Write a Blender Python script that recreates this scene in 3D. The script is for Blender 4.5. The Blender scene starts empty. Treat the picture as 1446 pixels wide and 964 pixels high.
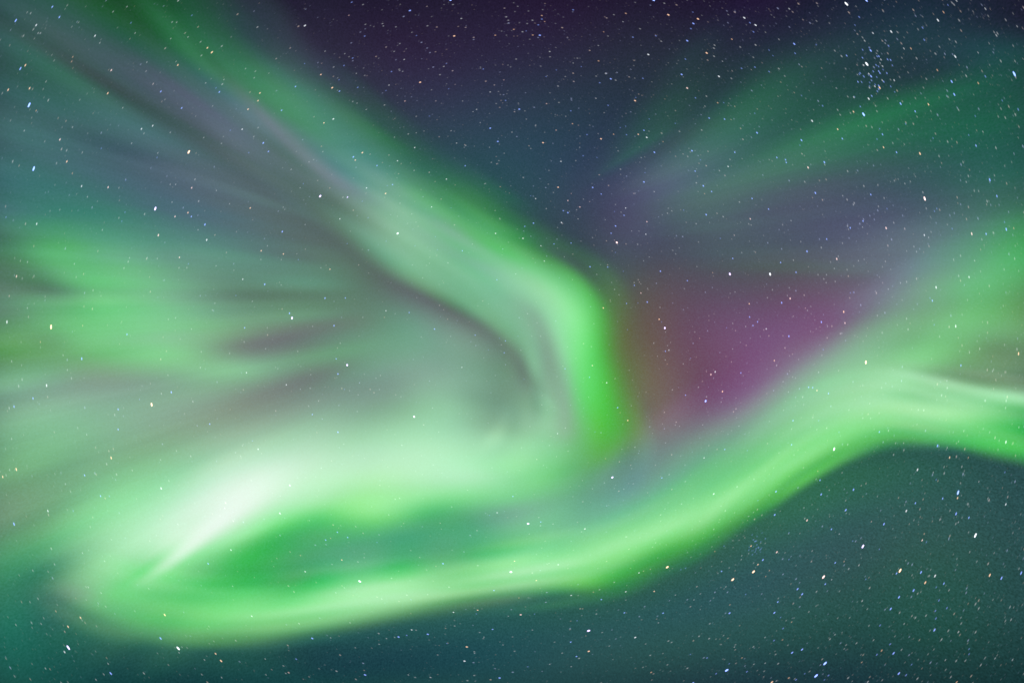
# A night sky seen looking almost straight up: aurora curtains, rays and veils below a field of stars.
# Units: 1 unit = 1 km.  Aurora sheets hang 100 to 300 km up, the stars and the sky dome lie far beyond.
import bpy, math, random
import numpy as np
C = bpy.context.scene.collection
scene = bpy.context.scene

# ------------------------------------------------------------------ camera
ELEV = 78.0
cam_data = bpy.data.cameras.new('camera'); cam = bpy.data.objects.new('camera', cam_data); C.objects.link(cam)
cam_data.lens = 20.0; cam_data.sensor_width = 36.0; cam_data.clip_start = 0.001; cam_data.clip_end = 60000.0
cam.location = (0, 0, 0.002); cam.rotation_euler = (math.radians(90 + ELEV), 0, 0)
scene.camera = cam
# ------------------------------------------------------------------ night: no sun, an almost black space behind the sky dome
world = bpy.data.worlds.new('World'); scene.world = world; world.use_nodes = True
world.node_tree.nodes['Background'].inputs[0].default_value = (0.010, 0.020, 0.028, 1)
world.node_tree.nodes['Background'].inputs[1].default_value = 0.1
scene.view_settings.view_transform = 'Standard'; scene.view_settings.look = 'None'
scene.view_settings.exposure = 0.0; scene.view_settings.gamma = 1.0
scene.render.engine = 'CYCLES'
scene.cycles.transparent_max_bounces = 96; scene.cycles.max_bounces = 4
scene.cycles.use_denoising = False
scene.render.film_transparent = False
scene.cycles.pixel_filter_type = 'BLACKMAN_HARRIS'; scene.cycles.filter_width = 1.7

# ------------------------------------------------------------------ helpers
FPX = 20.0 / 36.0 * 1446.0
TH = math.radians(90 + ELEV); CT, ST = math.cos(TH), math.sin(TH)
def view_dirs(P):                       # directions on the sky measured from the photograph
    x = (P[:, 0] - 723.0) / FPX; y = (482.0 - P[:, 1]) / FPX; z = -np.ones(len(P))
    D = np.stack([x, CT * y - ST * z, ST * y + CT * z], 1)
    return D / np.linalg.norm(D, axis=1)[:, None]
def at_altitude(P, h):                  # the point at altitude h (km) in that direction
    D = view_dirs(P); return D * ((h - 0.002) / D[:, 2])[:, None] + np.array([0, 0, 0.002])
def tag(o, label=None, cat=None, group=None, kind=None):
    if label: o['label'] = label
    if cat: o['category'] = cat
    if group: o['group'] = group
    if kind: o['kind'] = kind
    return o
def empty(name, loc):
    o = bpy.data.objects.new(name, None); o.location = loc; o.empty_display_size = 5; C.objects.link(o); return o
def basis(n, t):
    x = t * (n + 3); c = np.arange(n) + 2.0; d = np.abs(x[:, None] - c[None])
    return np.where(d < 1, 2/3 - d**2 + d**3/2, np.where(d < 2, (2 - d)**3/6, 0))
def spline(pts, m):
    pts = np.array(pts, float); k = len(pts); u = np.linspace(0, 1, m)*(k-1); i = np.clip(u.astype(int), 0, k-2); f = (u-i)[:, None]
    ext = np.vstack([2*pts[0]-pts[1], pts, 2*pts[-1]-pts[-2]])
    p0, p1, p2, p3 = ext[i], ext[i+1], ext[i+2], ext[i+3]
    return .5*((2*p1)+(-p0+p2)*f+(2*p0-5*p1+4*p2-p3)*f**2+(-p0+3*p1-3*p2+p3)*f**3)

def glow_material(name, ray_amount, ray_count):
    """glowing gas: gives off its own light, lets everything behind it shine through; fine rays run up the sheet"""
    m = bpy.data.materials.new(name); m.use_nodes = True; nt = m.node_tree; nt.nodes.clear()
    out = nt.nodes.new('ShaderNodeOutputMaterial'); add = nt.nodes.new('ShaderNodeAddShader')
    em = nt.nodes.new('ShaderNodeEmission'); tr = nt.nodes.new('ShaderNodeBsdfTransparent')
    at = nt.nodes.new('ShaderNodeAttribute'); at.attribute_name = 'excitation'
    st = nt.nodes.new('ShaderNodeUVMap'); st.uv_map = 'sheet'
    mp = nt.nodes.new('ShaderNodeMapping'); mp.inputs['Scale'].default_value = (ray_count, 1.3, 1)
    nz = nt.nodes.new('ShaderNodeTexNoise'); nz.inputs['Scale'].default_value = 1.0; nz.inputs['Detail'].default_value = 3.0
    mr = nt.nodes.new('ShaderNodeMapRange'); mr.inputs['From Min'].default_value = .25; mr.inputs['From Max'].default_value = .75
    mr.inputs['To Min'].default_value = 1 - ray_amount; mr.inputs['To Max'].default_value = 1 + ray_amount
    L = nt.links.new
    L(st.outputs['UV'], mp.inputs['Vector']); L(mp.outputs['Vector'], nz.inputs['Vector']); L(nz.outputs['Fac'], mr.inputs['Value'])
    L(at.outputs['Color'], em.inputs['Color']); L(mr.outputs['Result'], em.inputs['Strength'])
    L(em.outputs[0], add.inputs[0]); L(tr.outputs[0], add.inputs[1]); L(add.outputs[0], out.inputs['Surface'])
    m.cycles.emission_sampling = 'NONE'
    return m
MAT = {}
def sheet(name, key, parent=None, origin=(0, 0, 0), alt=(100, 180), rays=(0.03, 30), cut=0.0012):
    """one glowing sheet: its lower border at alt[0] km, its upper border at alt[1] km"""
    O, I, nu, nv, data = SHEETS[key]
    c = np.array(data, float).reshape(nu, nv, 3)
    c = (c / 999.0)**2 * SCALE[key]
    mu, mv = (nu+3)*5+1, (nv+3)*4+1
    o, i = spline(O, mu), spline(I, mu); v = np.linspace(0, 1, mv)
    G = o[:, None]*(1-v[None, :, None]) + i[:, None]*v[None, :, None]
    h = np.tile(alt[0] + (alt[1]-alt[0])*v, mu)
    W = at_altitude(G.reshape(-1, 2), h) - np.array(origin)
    bu, bv = basis(nu, np.linspace(0, 1, mu)), basis(nv, v)
    col = np.stack([bu @ c[:, :, k] @ bv.T for k in range(3)], 2)
    bright = col.max(2); faces = []
    for a in range(mu-1):
        for b in range(mv-1):
            if bright[a:a+2, b:b+2].max() > cut:
                faces.append((a*mv+b, (a+1)*mv+b, (a+1)*mv+b+1, a*mv+b+1))
    used = sorted({k for f in faces for k in f}); new = {k: n for n, k in enumerate(used)}
    me = bpy.data.meshes.new(name); me.from_pydata([tuple(W[k]) for k in used], [], [tuple(new[k] for k in f) for f in faces])
    ca = me.color_attributes.new('excitation', 'FLOAT_COLOR', 'POINT'); cf = col.reshape(-1, 3)[used]
    ca.data.foreach_set('color', np.hstack([cf, np.ones((len(used), 1))]).astype(np.float32).ravel())
    uv = me.uv_layers.new(name='sheet'); U = np.repeat(np.linspace(0, 1, mu), mv); V = np.tile(v, mu)
    li = np.array([k for f in faces for k in f]); uv.data.foreach_set('uv', np.stack([U[li], V[li]], 1).astype(np.float32).ravel())
    for p in me.polygons: p.use_smooth = True
    ob = bpy.data.objects.new(name, me); C.objects.link(ob)
    if rays not in MAT: MAT[rays] = glow_material('aurora_glow', *rays)
    me.materials.append(MAT[rays])
    ob.visible_shadow = True
    if parent: ob.parent = parent
    else: ob.location = origin
    return ob
SHEETS = {
    'ribbon': ([(1580, 730), (1500, 685), (1446, 668), (1380, 656), (1320, 648), (1260, 646), (1200, 664), (1140, 698), (1100, 726), (1050, 760), (1000, 797), (950, 825), (900, 848), (850, 862), (800, 868), (723, 878), (640, 888), (560, 900), (460, 918), (362, 932), (280, 936), (200, 930), (130, 912), (60, 880), (10, 840)],
        [(1580, 570), (1500, 550), (1446, 545), (1380, 535), (1320, 522), (1240, 505), (1160, 520), (1090, 560), (1040, 600), (990, 640), (950, 670), (900, 695), (860, 712), (820, 728), (780, 738), (710, 752), (630, 765), (550, 775), (450, 788), (380, 796), (315, 798), (255, 790), (200, 780), (150, 765), (100, 760)], 34, 12,
        [84,315,103,80,465,87,236,623,191,237,602,199,209,543,171,0,492,0,0,433,0,0,499,0,199,448,196,96,345,100,245,394,260,319,444,338,153,417,137,149,629,126,297,812,245,304,789,263,296,734,254,0,685,0,0,621,0,131,696,186,311,614,309,160,466,172,320,511,342,417,581,445,205,421,128,241,708,175,275,835,242,311,831,288,357,829,330,282,810,280,308,781,307,426,817,429,416,708,416,256,536,278,337,533,367,423,593,458,0,137,72,224,650,215,264,780,273,347,800,338,409,853,405,463,875,459,539,871,515,560,852,551,478,741,487,321,578,361,310,506,349,406,558,436,74,190,221,264,642,238,331,761,360,477,817,445,457,852,466,582,891,570,623,888,603,555,815,562,467,714,494,374,605,416,302,490,341,399,521,427,203,379,204,316,704,218,328,753,358,549,855,489,494,847,505,607,857,585,628,853,621,490,740,524,404,647,448,407,598,445,281,459,326,311,401,341,58,432,147,344,740,253,328,780,342,498,861,466,527,842,535,572,813,561,586,790,600,508,704,547,399,613,431,397,556,435,253,424,305,201,310,232,335,674,283,312,728,225,421,817,374,478,858,463,506,817,507,530,774,541,500,706,536,512,671,551,397,578,421,350,484,391,242,407,294,136,340,184,349,778,228,197,633,86,482,847,411,549,882,534,449,787,450,510,746,532,418,616,466,456,599,499,351,500,385,295,385,336,244,371,289,114,348,167,364,781,215,272,634,252,410,850,300,559,888,543,465,799,453,513,750,510,351,573,405,388,528,434,291,419,335,276,317,314,272,319,306,182,254,193,269,633,77,284,644,190,405,838,317,506,858,476,492,822,471,518,764,513,287,568,357,313,481,369,217,362,282,238,287,283,250,283,288,202,187,202,0,448,0,265,615,0,430,808,371,460,830,424,509,842,491,528,784,527,314,598,368,284,478,347,191,352,283,182,281,240,144,235,202,150,180,158,164,396,0,237,539,0,351,740,283,427,813,382,564,863,535,562,808,554,384,644,412,286,511,347,156,370,284,163,298,223,76,228,140,115,213,109,110,380,0,101,442,0,235,658,18,379,766,305,542,835,495,526,801,510,462,697,466,369,574,387,275,438,331,230,333,266,198,275,195,110,238,52,0,301,0,116,378,0,198,562,0,245,666,45,379,748,304,423,763,408,535,737,528,446,629,430,341,492,353,232,350,262,242,305,218,0,230,0,72,205,158,105,359,0,170,508,0,100,596,0,286,698,166,356,745,331,522,744,511,465,657,442,362,531,352,261,382,258,284,319,269,77,189,115,121,292,83,126,397,0,220,531,0,181,617,117,355,726,285,388,771,333,464,741,442,495,683,468,380,570,347,274,425,220,301,350,287,0,182,147,108,335,0,0,410,0,155,580,0,184,690,90,405,777,366,450,807,382,461,759,425,517,711,484,401,603,354,322,476,245,336,403,300,169,264,204,105,274,104,160,371,0,271,620,81,345,783,217,442,817,403,433,807,379,489,786,447,483,729,448,390,617,348,358,511,296,336,436,285,257,332,238,142,310,179,150,280,115,286,590,202,449,829,298,516,861,459,403,797,371,588,824,550,465,747,436,342,624,315,331,519,300,277,433,221,275,364,222,168,357,159,0,0,118,79,405,217,392,730,333,592,880,545,388,796,374,654,857,623,473,769,452,372,668,338,297,530,307,222,408,167,288,373,179,112,248,177,147,225,146,317,415,279,297,584,298,627,873,582,432,816,406,665,880,633,478,784,456,493,742,433,309,562,336,0,369,0,257,342,113,60,118,104,125,229,0,315,421,234,275,550,191,589,859,521,442,828,405,578,868,544,432,779,413,494,754,444,349,589,354,0,371,83,103,262,0,65,105,0,159,230,0,256,438,185,365,634,277,671,926,606,614,919,583,560,890,524,507,813,482,442,747,413,307,597,319,141,401,167,126,270,164,0,0,0,164,293,135,361,563,264,523,773,455,698,968,648,736,994,715,621,941,587,597,862,566,357,740,337,198,586,237,0,392,0,167,314,209,79,88,105,246,340,144,393,628,332,546,817,490,590,921,556,728,999,706,626,962,594,579,881,563,282,729,293,153,576,187,0,409,0,255,334,255,95,260,210,136,328,135,380,666,345,527,837,462,458,866,433,680,998,654,520,950,508,426,866,448,243,724,279,0,564,98,30,383,0,270,324,255,163,286,210,260,414,237,363,644,330,516,822,463,469,850,419,618,976,587,459,926,459,349,838,379,265,723,295,152,604,214,107,351,67,108,323,147,0,36,100,276,461,206,302,564,241,449,753,404,441,822,409,527,909,498,442,880,436,379,803,386,287,708,312,250,654,302,0,371,0,0,347,110,0,0,124,230,425,156,331,534,256,379,674,321,330,760,332,415,799,386,411,808,393,346,746,346,257,657,291,308,634,337,62,442,112,184,390,204,0,0,71,214,373,191,335,552,309,318,626,272,292,702,286,363,712,328,391,739,363,318,680,311,250,596,264,330,588,334,72,465,139,240,399,245,101,220,145,227,339,191,258,474,262,308,572,264,296,640,280,353,646,317,368,673,336,308,612,297,288,551,279,337,530,322,100,429,133,158,349,148,182,281,184,270,356,218,259,375,226,333,507,282,336,580,319,367,578,332,350,598,322,324,548,304,277,493,265,306,458,285,176,382,164,0,286,0,136,211,135,217,274,174,0,150,0,271,363,234,380,453,339,349,447,308,293,464,271,303,437,272,219,380,206,232,349,212,177,310,154,0,246,0]),
    'ribbon_veil': ([(1620, 680), (1446, 640), (1350, 630), (1250, 630), (1150, 670), (1050, 730), (950, 790), (850, 825), (750, 845), (650, 860), (560, 870)],
        [(1620, 300), (1446, 320), (1330, 350), (1210, 380), (1120, 420), (1010, 490), (930, 550), (860, 600), (800, 640), (700, 670), (600, 690)], 14, 8,
        [221,570,247,335,493,300,431,582,390,254,364,186,301,522,323,182,359,113,197,330,255,201,386,250,490,691,457,357,572,304,515,691,471,427,681,386,346,617,360,305,566,293,223,338,281,251,429,303,503,685,448,358,640,308,570,772,532,561,915,551,375,674,379,388,662,400,239,254,275,256,348,285,358,629,288,390,713,334,606,853,571,624,999,634,466,793,499,414,635,441,229,146,212,201,210,187,199,608,0,432,792,365,604,906,574,627,998,651,531,857,581,441,538,481,248,0,155,169,0,65,248,650,107,429,823,351,553,903,540,571,915,616,541,772,589,412,418,440,259,229,173,139,113,176,338,730,218,437,874,362,500,905,512,498,805,586,552,638,602,393,294,426,285,248,331,149,0,67,440,799,352,463,924,424,442,919,492,396,780,569,474,682,571,404,391,478,307,99,355,212,56,289,492,820,414,518,960,501,452,938,525,430,788,628,395,663,561,331,488,521,359,364,424,370,225,404,488,799,433,524,954,534,462,940,568,492,820,673,400,616,591,337,540,554,268,406,467,293,251,247,490,764,464,522,920,550,465,929,580,533,877,661,438,720,599,383,625,563,252,364,479,190,279,149,483,690,494,484,845,532,422,873,535,522,867,606,457,776,571,401,688,542,278,403,453,127,271,179,462,579,477,474,751,502,343,764,448,432,771,493,410,714,499,386,634,495,291,399,415,79,283,166,0,282,0,299,535,312,199,555,292,270,565,323,283,525,357,287,440,375,240,300,329,68,239,137]),
    'side_ray': ([(1600, 650), (1500, 610), (1446, 597), (1390, 590), (1330, 575), (1270, 562), (1200, 562)],
        [(1600, 545), (1500, 530), (1446, 522), (1390, 514), (1330, 507), (1265, 502), (1190, 512)], 8, 8,
        [0,296,8,191,459,199,366,601,371,471,674,473,477,637,474,413,525,399,323,389,294,228,255,194,0,394,0,244,607,254,497,802,506,642,913,650,633,848,634,534,680,513,413,493,366,325,353,279,81,446,83,303,669,310,564,876,577,709,999,728,672,910,679,544,697,512,413,480,341,398,415,351,257,483,255,416,678,421,575,843,592,655,923,679,584,825,589,442,582,390,335,346,228,401,409,368,375,518,373,450,656,472,522,752,544,564,798,575,527,747,524,346,451,304,213,117,124,323,300,309,417,523,417,453,637,475,494,689,503,565,763,568,596,774,606,354,425,358,0,0,0,190,0,172,406,472,402,468,603,465,485,636,476,517,674,523,526,663,554,376,442,405,166,65,165,201,0,187,334,351,327,395,463,383,383,485,372,368,480,381,368,442,411,308,335,342,166,92,160,199,94,202]),
    'side_glow': ([(1600, 600), (1446, 570), (1350, 560), (1260, 590), (1170, 630)],
        [(1600, 240), (1446, 265), (1330, 310), (1230, 370), (1120, 430)], 9, 9,
        [353,477,324,398,579,359,427,651,362,393,564,273,346,560,241,296,679,268,222,732,223,145,664,33,106,491,0,465,620,415,455,611,388,536,834,471,489,760,355,434,758,329,396,912,387,308,935,324,212,828,137,148,612,103,445,618,371,359,353,230,516,828,493,466,906,423,410,898,393,428,999,461,359,908,385,269,771,286,154,572,187,350,539,287,361,553,269,458,806,448,443,933,442,360,886,340,401,985,457,356,831,408,276,672,331,164,508,223,160,368,83,357,698,308,390,772,367,481,906,492,367,789,326,377,874,417,381,791,433,302,643,375,166,487,275,187,456,195,384,785,393,312,729,289,317,664,305,325,689,312,356,739,385,395,728,455,337,607,445,232,466,379,188,422,255,398,703,447,256,633,263,114,442,0,263,643,256,301,684,343,355,645,455,353,519,489,343,402,470,362,398,386,395,544,422,223,470,232,91,370,154,141,511,190,138,575,205,224,543,336,236,416,396,293,333,422,394,365,391,372,399,355,215,262,193,156,222,195,140,342,196,42,442,143,0,351,147,0,257,231,185,273,301]),
    'swirl': ([(20, 880), (100, 885), (180, 875), (240, 850), (290, 815), (340, 792), (390, 775), (450, 762), (520, 756), (600, 750), (680, 745), (750, 735), (820, 710), (890, 680)],
        [(-30, 760), (20, 690), (90, 630), (170, 590), (260, 560), (350, 530), (430, 510), (510, 490), (590, 480), (650, 480), (700, 495), (740, 520), (770, 545), (800, 580)], 20, 11,
        [121,238,101,188,150,163,275,387,263,177,324,166,0,216,155,290,377,273,167,257,157,208,105,140,148,0,43,0,0,0,0,0,0,141,366,124,289,438,261,412,615,381,437,648,416,442,619,438,474,620,446,339,492,335,350,432,323,151,247,205,0,0,0,0,103,96,103,419,64,236,575,214,459,742,446,584,818,575,590,796,582,574,744,553,450,615,443,393,544,388,227,389,278,202,263,211,219,282,230,196,479,156,266,660,246,559,811,554,680,865,679,645,834,649,599,772,595,483,647,488,401,558,409,279,427,292,253,302,212,254,334,244,285,538,259,453,718,434,662,833,651,755,860,743,694,827,697,603,766,618,478,641,503,389,527,410,314,421,312,272,291,212,244,311,217,337,576,325,554,741,535,724,834,707,809,857,788,754,832,752,646,773,668,531,654,559,402,509,435,371,424,369,311,312,277,246,279,202,413,614,403,612,756,595,770,842,750,847,870,823,810,852,799,713,800,725,635,702,636,470,532,484,415,415,401,329,285,289,221,193,121,446,640,426,638,774,623,788,860,768,851,887,826,833,875,810,714,815,723,618,720,621,488,552,493,400,382,385,314,218,269,177,61,59,414,659,388,647,804,637,780,890,766,825,905,806,799,884,786,668,814,687,570,719,583,474,561,483,376,371,372,303,180,267,162,0,103,341,656,309,656,849,648,772,929,763,797,924,786,766,888,763,643,810,659,545,711,559,452,562,466,357,380,367,290,204,278,142,0,122,313,657,300,652,901,634,753,967,738,769,939,762,728,887,733,615,803,627,516,688,532,415,540,434,335,372,354,258,215,275,155,172,198,370,688,348,607,931,559,720,988,688,747,951,744,694,887,709,588,802,602,485,660,504,368,490,383,314,328,329,228,110,248,190,140,235,455,713,434,599,945,544,730,999,695,748,962,749,686,897,706,581,816,602,471,659,493,331,462,336,292,319,307,210,46,218,193,0,212,436,695,442,618,944,589,751,994,739,748,963,755,686,905,699,575,812,602,474,679,504,363,534,373,315,408,340,259,262,270,184,31,197,368,658,399,610,926,612,742,988,763,715,957,737,663,890,674,549,772,585,448,646,491,390,563,410,284,376,311,263,322,293,142,146,171,366,648,390,595,896,614,747,988,772,671,947,699,610,845,629,530,734,558,389,532,404,336,466,351,175,250,185,238,310,269,122,220,155,353,626,367,547,842,573,643,941,670,589,907,612,546,785,566,514,710,526,368,467,343,297,388,306,200,272,208,208,269,209,150,223,183,304,596,300,473,768,492,507,840,533,506,823,518,468,716,486,441,641,454,331,428,308,296,374,298,228,303,236,179,268,169,167,245,207,249,531,224,386,655,388,375,685,397,400,679,410,365,615,387,334,542,359,285,396,281,303,373,296,209,270,209,109,216,116,172,284,209,167,396,134,262,467,256,225,465,249,274,476,283,248,460,272,220,412,248,200,307,207,243,286,233,170,204,158,0,140,0,204,324,238]),
    'swirl_ray': ([(150, 870), (200, 852), (240, 828), (280, 802), (320, 782), (365, 764), (410, 748), (460, 730)],
        [(140, 820), (185, 785), (225, 755), (265, 725), (305, 698), (350, 670), (400, 640), (450, 620)], 9, 9,
        [212,0,186,303,0,294,433,228,431,552,338,540,422,262,413,0,0,0,154,52,98,296,163,270,0,0,0,242,85,208,381,176,371,657,364,652,853,506,832,673,397,654,0,0,0,69,53,0,390,204,359,287,139,267,96,94,0,277,228,281,758,429,755,999,558,980,861,469,836,554,283,533,393,186,371,386,175,356,304,137,277,0,120,0,78,217,171,714,383,709,966,480,938,914,457,884,738,372,713,564,274,540,345,132,321,85,0,0,0,231,136,0,208,202,600,288,602,850,383,826,889,420,865,791,398,768,644,329,622,400,187,388,0,0,0,277,367,315,247,254,304,472,188,479,698,294,684,827,376,805,783,393,759,661,354,642,490,268,484,304,178,313,321,398,352,225,222,282,335,82,349,536,215,521,699,317,674,700,359,674,608,345,593,487,290,489,343,213,357,325,393,353,156,159,238,200,0,228,349,148,332,501,238,471,541,295,517,481,296,475,388,257,403,269,191,297,181,246,221,102,0,190,144,0,172,167,85,152,275,130,247,335,200,320,314,212,318,242,185,270,152,137,193]),
    'fold': ([(540, 180), (630, 225), (720, 280), (800, 315), (875, 365), (915, 430), (930, 500), (940, 570), (945, 630), (925, 690), (870, 735), (790, 760)],
        [(470, 340), (535, 385), (595, 425), (640, 455), (665, 480), (680, 510), (688, 540), (688, 570), (680, 595), (668, 612), (655, 625), (640, 640)], 18, 15,
        [0,197,108,0,280,45,152,383,130,146,375,176,237,490,234,277,479,325,206,422,310,106,384,183,199,330,272,178,262,236,261,372,305,154,245,173,189,253,190,139,244,167,88,231,148,80,304,80,131,386,82,216,541,200,201,530,254,315,640,339,392,643,433,380,569,464,102,493,211,235,391,322,183,293,267,246,362,299,0,189,74,193,259,194,190,276,189,172,268,131,85,318,0,97,375,0,288,631,256,293,655,342,325,715,347,323,738,338,410,677,480,207,579,283,279,453,368,192,402,289,288,396,345,131,247,189,174,248,214,197,277,235,135,186,65,114,235,39,66,288,0,81,463,0,150,555,84,346,717,341,293,793,308,429,768,490,395,685,454,402,564,491,281,512,372,293,427,372,200,326,274,168,261,235,191,301,263,0,0,0,64,144,0,148,324,76,182,258,212,174,437,73,347,680,337,409,817,452,516,842,566,527,786,569,474,687,540,377,587,445,309,448,392,259,374,330,215,295,260,221,346,277,93,64,142,76,229,0,131,263,91,180,145,180,286,656,220,350,738,376,475,862,515,588,911,622,598,861,625,510,750,554,428,599,474,352,468,406,293,389,353,249,338,299,203,293,229,60,0,37,113,288,16,115,269,0,138,253,27,290,759,243,401,837,430,523,938,547,613,973,649,609,912,645,522,765,562,431,559,468,374,478,413,294,374,339,217,327,276,153,217,156,0,0,0,109,234,0,110,306,0,104,424,0,175,726,188,382,875,410,517,976,544,582,999,625,580,942,626,533,794,574,437,552,468,384,495,427,312,389,341,202,257,228,133,166,93,0,0,0,66,135,64,134,228,0,135,376,112,105,567,70,225,790,251,382,931,421,492,977,530,534,947,580,527,800,569,441,559,465,395,513,435,333,447,364,179,106,173,193,187,149,71,155,0,78,139,121,123,190,0,159,318,98,67,490,0,124,735,170,281,880,329,413,943,441,484,926,530,505,752,546,447,567,464,421,549,451,360,504,393,181,43,141,223,279,212,133,217,82,93,182,0,33,208,0,37,357,0,0,555,0,133,751,169,262,860,308,351,913,372,435,885,478,498,697,534,465,602,479,458,623,489,309,425,329,261,246,222,229,284,233,124,151,72,53,0,111,77,231,67,0,384,0,0,576,0,75,749,0,241,841,253,302,876,313,403,824,430,512,659,534,491,652,500,487,699,523,284,400,308,341,447,337,233,325,247,144,195,148,0,0,164,149,379,0,0,480,0,0,612,0,70,723,0,243,789,107,317,807,295,420,757,419,526,648,530,500,696,511,470,708,503,331,477,359,366,515,382,217,337,247,206,309,254,95,329,183,90,386,0,0,475,0,96,614,0,155,680,0,273,737,26,348,749,303,434,710,413,513,652,507,483,687,495,454,685,482,398,577,422,366,524,389,169,301,209,263,379,295,106,312,213,0,237,0,0,344,76,214,546,139,233,618,0,319,689,205,364,706,320,406,684,381,449,658,447,438,645,447,429,634,453,410,595,430,352,501,373,188,314,227,357,474,363,0,0,226,64,149,88,175,249,140,276,442,188,262,537,130,327,602,270,331,617,303,345,619,319,368,613,370,380,581,383,404,575,414,387,555,395,318,445,329,198,310,237,368,476,368,0,0,193,94,195,110,184,246,129,241,365,133,239,447,106,281,483,242,250,487,239,270,516,237,288,516,290,317,494,312,381,510,366,346,482,338,275,368,277,148,236,197,275,357,282,104,147,136,103,199,83,150,225,80,168,281,38,177,328,54,197,336,172,170,340,166,213,389,165,208,373,206,238,363,227,307,391,278,255,358,241,213,263,209,121,157,155,175,221,185]),
    'arm': ([(300, -140), (380, -50), (450, 30), (520, 100), (590, 160), (660, 210), (740, 265), (820, 315)],
        [(0, -140), (70, -60), (160, 30), (250, 110), (340, 180), (420, 245), (490, 305), (570, 370)], 13, 12,
        [94,65,96,150,131,166,154,205,193,121,262,182,69,303,145,0,315,110,0,292,63,0,241,0,0,202,0,0,164,0,0,131,0,0,128,0,124,155,155,194,210,243,196,273,264,165,346,261,118,405,221,79,432,194,0,420,144,0,363,0,0,336,0,0,309,0,0,227,0,0,205,0,159,275,243,176,311,303,182,290,297,193,373,320,184,436,309,171,492,297,110,522,252,0,496,170,0,494,105,145,495,201,115,362,0,0,265,0,162,114,169,210,311,299,203,304,322,215,376,357,192,380,374,215,490,371,207,579,343,183,602,344,145,620,300,238,606,323,0,469,0,0,233,0,110,100,170,216,263,286,259,376,370,276,431,386,259,418,376,237,555,419,243,635,376,227,690,422,219,701,384,181,636,270,260,635,276,0,346,130,136,297,263,200,214,322,262,383,389,285,485,433,374,635,528,365,760,586,363,800,487,323,835,510,291,805,470,227,709,373,326,632,434,0,308,316,88,283,124,189,254,236,197,426,264,248,546,391,349,707,545,354,810,604,417,889,574,400,911,569,375,882,511,342,788,501,378,656,566,241,406,471,0,278,0,0,352,37,88,384,261,265,611,349,344,710,460,335,749,555,368,826,596,357,861,559,318,844,450,391,773,570,472,680,649,400,510,583,50,186,0,0,291,0,0,249,110,28,619,0,261,686,402,317,720,546,378,773,624,369,811,618,345,800,576,427,751,650,439,651,633,349,478,520,0,118,95,0,250,0,0,378,0,0,529,0,203,609,377,294,709,514,270,730,626,358,791,710,419,831,719,380,774,720,350,618,643,379,483,523,149,208,223,77,286,167,100,333,147,0,259,221,188,482,388,366,689,511,356,772,659,560,882,830,555,924,815,352,805,739,132,503,609,356,382,517,182,372,161,188,436,147,214,397,159,180,210,164,182,289,280,318,539,397,453,833,535,664,982,767,659,999,808,488,855,700,0,429,443,145,0,350,0,422,0,157,480,0,240,433,0,238,288,189,0,0,0,0,7,0,238,625,340,306,795,446,491,846,591,483,770,571,232,560,350,231,355,334]),
    'inner_band': ([(300, 60), (380, 140), (470, 220), (560, 270), (660, 320), (750, 380), (800, 440), (818, 510), (815, 600)],
        [(230, 180), (300, 230), (380, 285), (450, 335), (530, 395), (610, 435), (675, 475), (710, 515), (730, 570)], 14, 9,
        [319,279,319,353,337,375,343,388,399,266,311,313,202,285,297,224,281,320,251,307,344,212,239,265,149,119,166,352,312,329,381,400,417,213,368,275,201,322,223,255,363,346,219,329,323,243,322,335,242,294,299,166,170,217,359,356,341,456,482,482,243,432,348,323,457,420,315,413,400,210,342,290,215,310,291,185,257,267,104,182,239,377,450,430,510,501,537,395,488,464,364,490,453,260,364,312,160,293,209,175,307,230,120,235,188,154,333,311,466,549,483,505,559,532,507,670,549,480,649,533,288,436,285,219,410,281,263,475,329,219,363,166,172,294,229,548,656,553,578,786,618,615,904,659,648,920,707,557,814,608,519,800,621,467,780,595,301,576,375,203,289,160,545,629,582,584,829,643,626,928,690,666,999,736,625,973,705,612,970,722,531,926,684,360,759,532,285,508,344,457,562,507,474,735,530,515,830,581,546,928,618,564,948,645,583,976,681,533,947,652,447,851,550,341,642,404,323,534,402,421,679,516,468,800,560,471,904,564,562,961,649,547,965,647,504,929,619,430,858,535,257,649,332,259,507,343,406,684,483,484,789,560,471,865,570,536,941,626,521,949,624,466,896,560,390,861,515,69,598,232,241,453,324,357,569,411,445,671,491,489,802,545,507,888,584,498,914,603,450,872,525,401,832,506,198,473,278,271,446,356,329,471,381,364,506,390,431,679,464,448,808,529,446,838,535,407,823,488,364,705,406,171,263,157,300,444,359,307,448,356,265,358,266,311,479,324,355,677,440,421,786,495,372,727,439,281,474,278,85,0,0,238,301,277,195,287,242,147,226,142,142,160,86,229,446,279,395,725,471,307,560,357,42,0,0,0,0,0]),
    'corona': ([(260, 640), (400, 670), (520, 690), (640, 700), (760, 700), (880, 680)],
        [(320, 330), (450, 320), (560, 350), (650, 380), (740, 420), (840, 480)], 12, 12,
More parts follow.
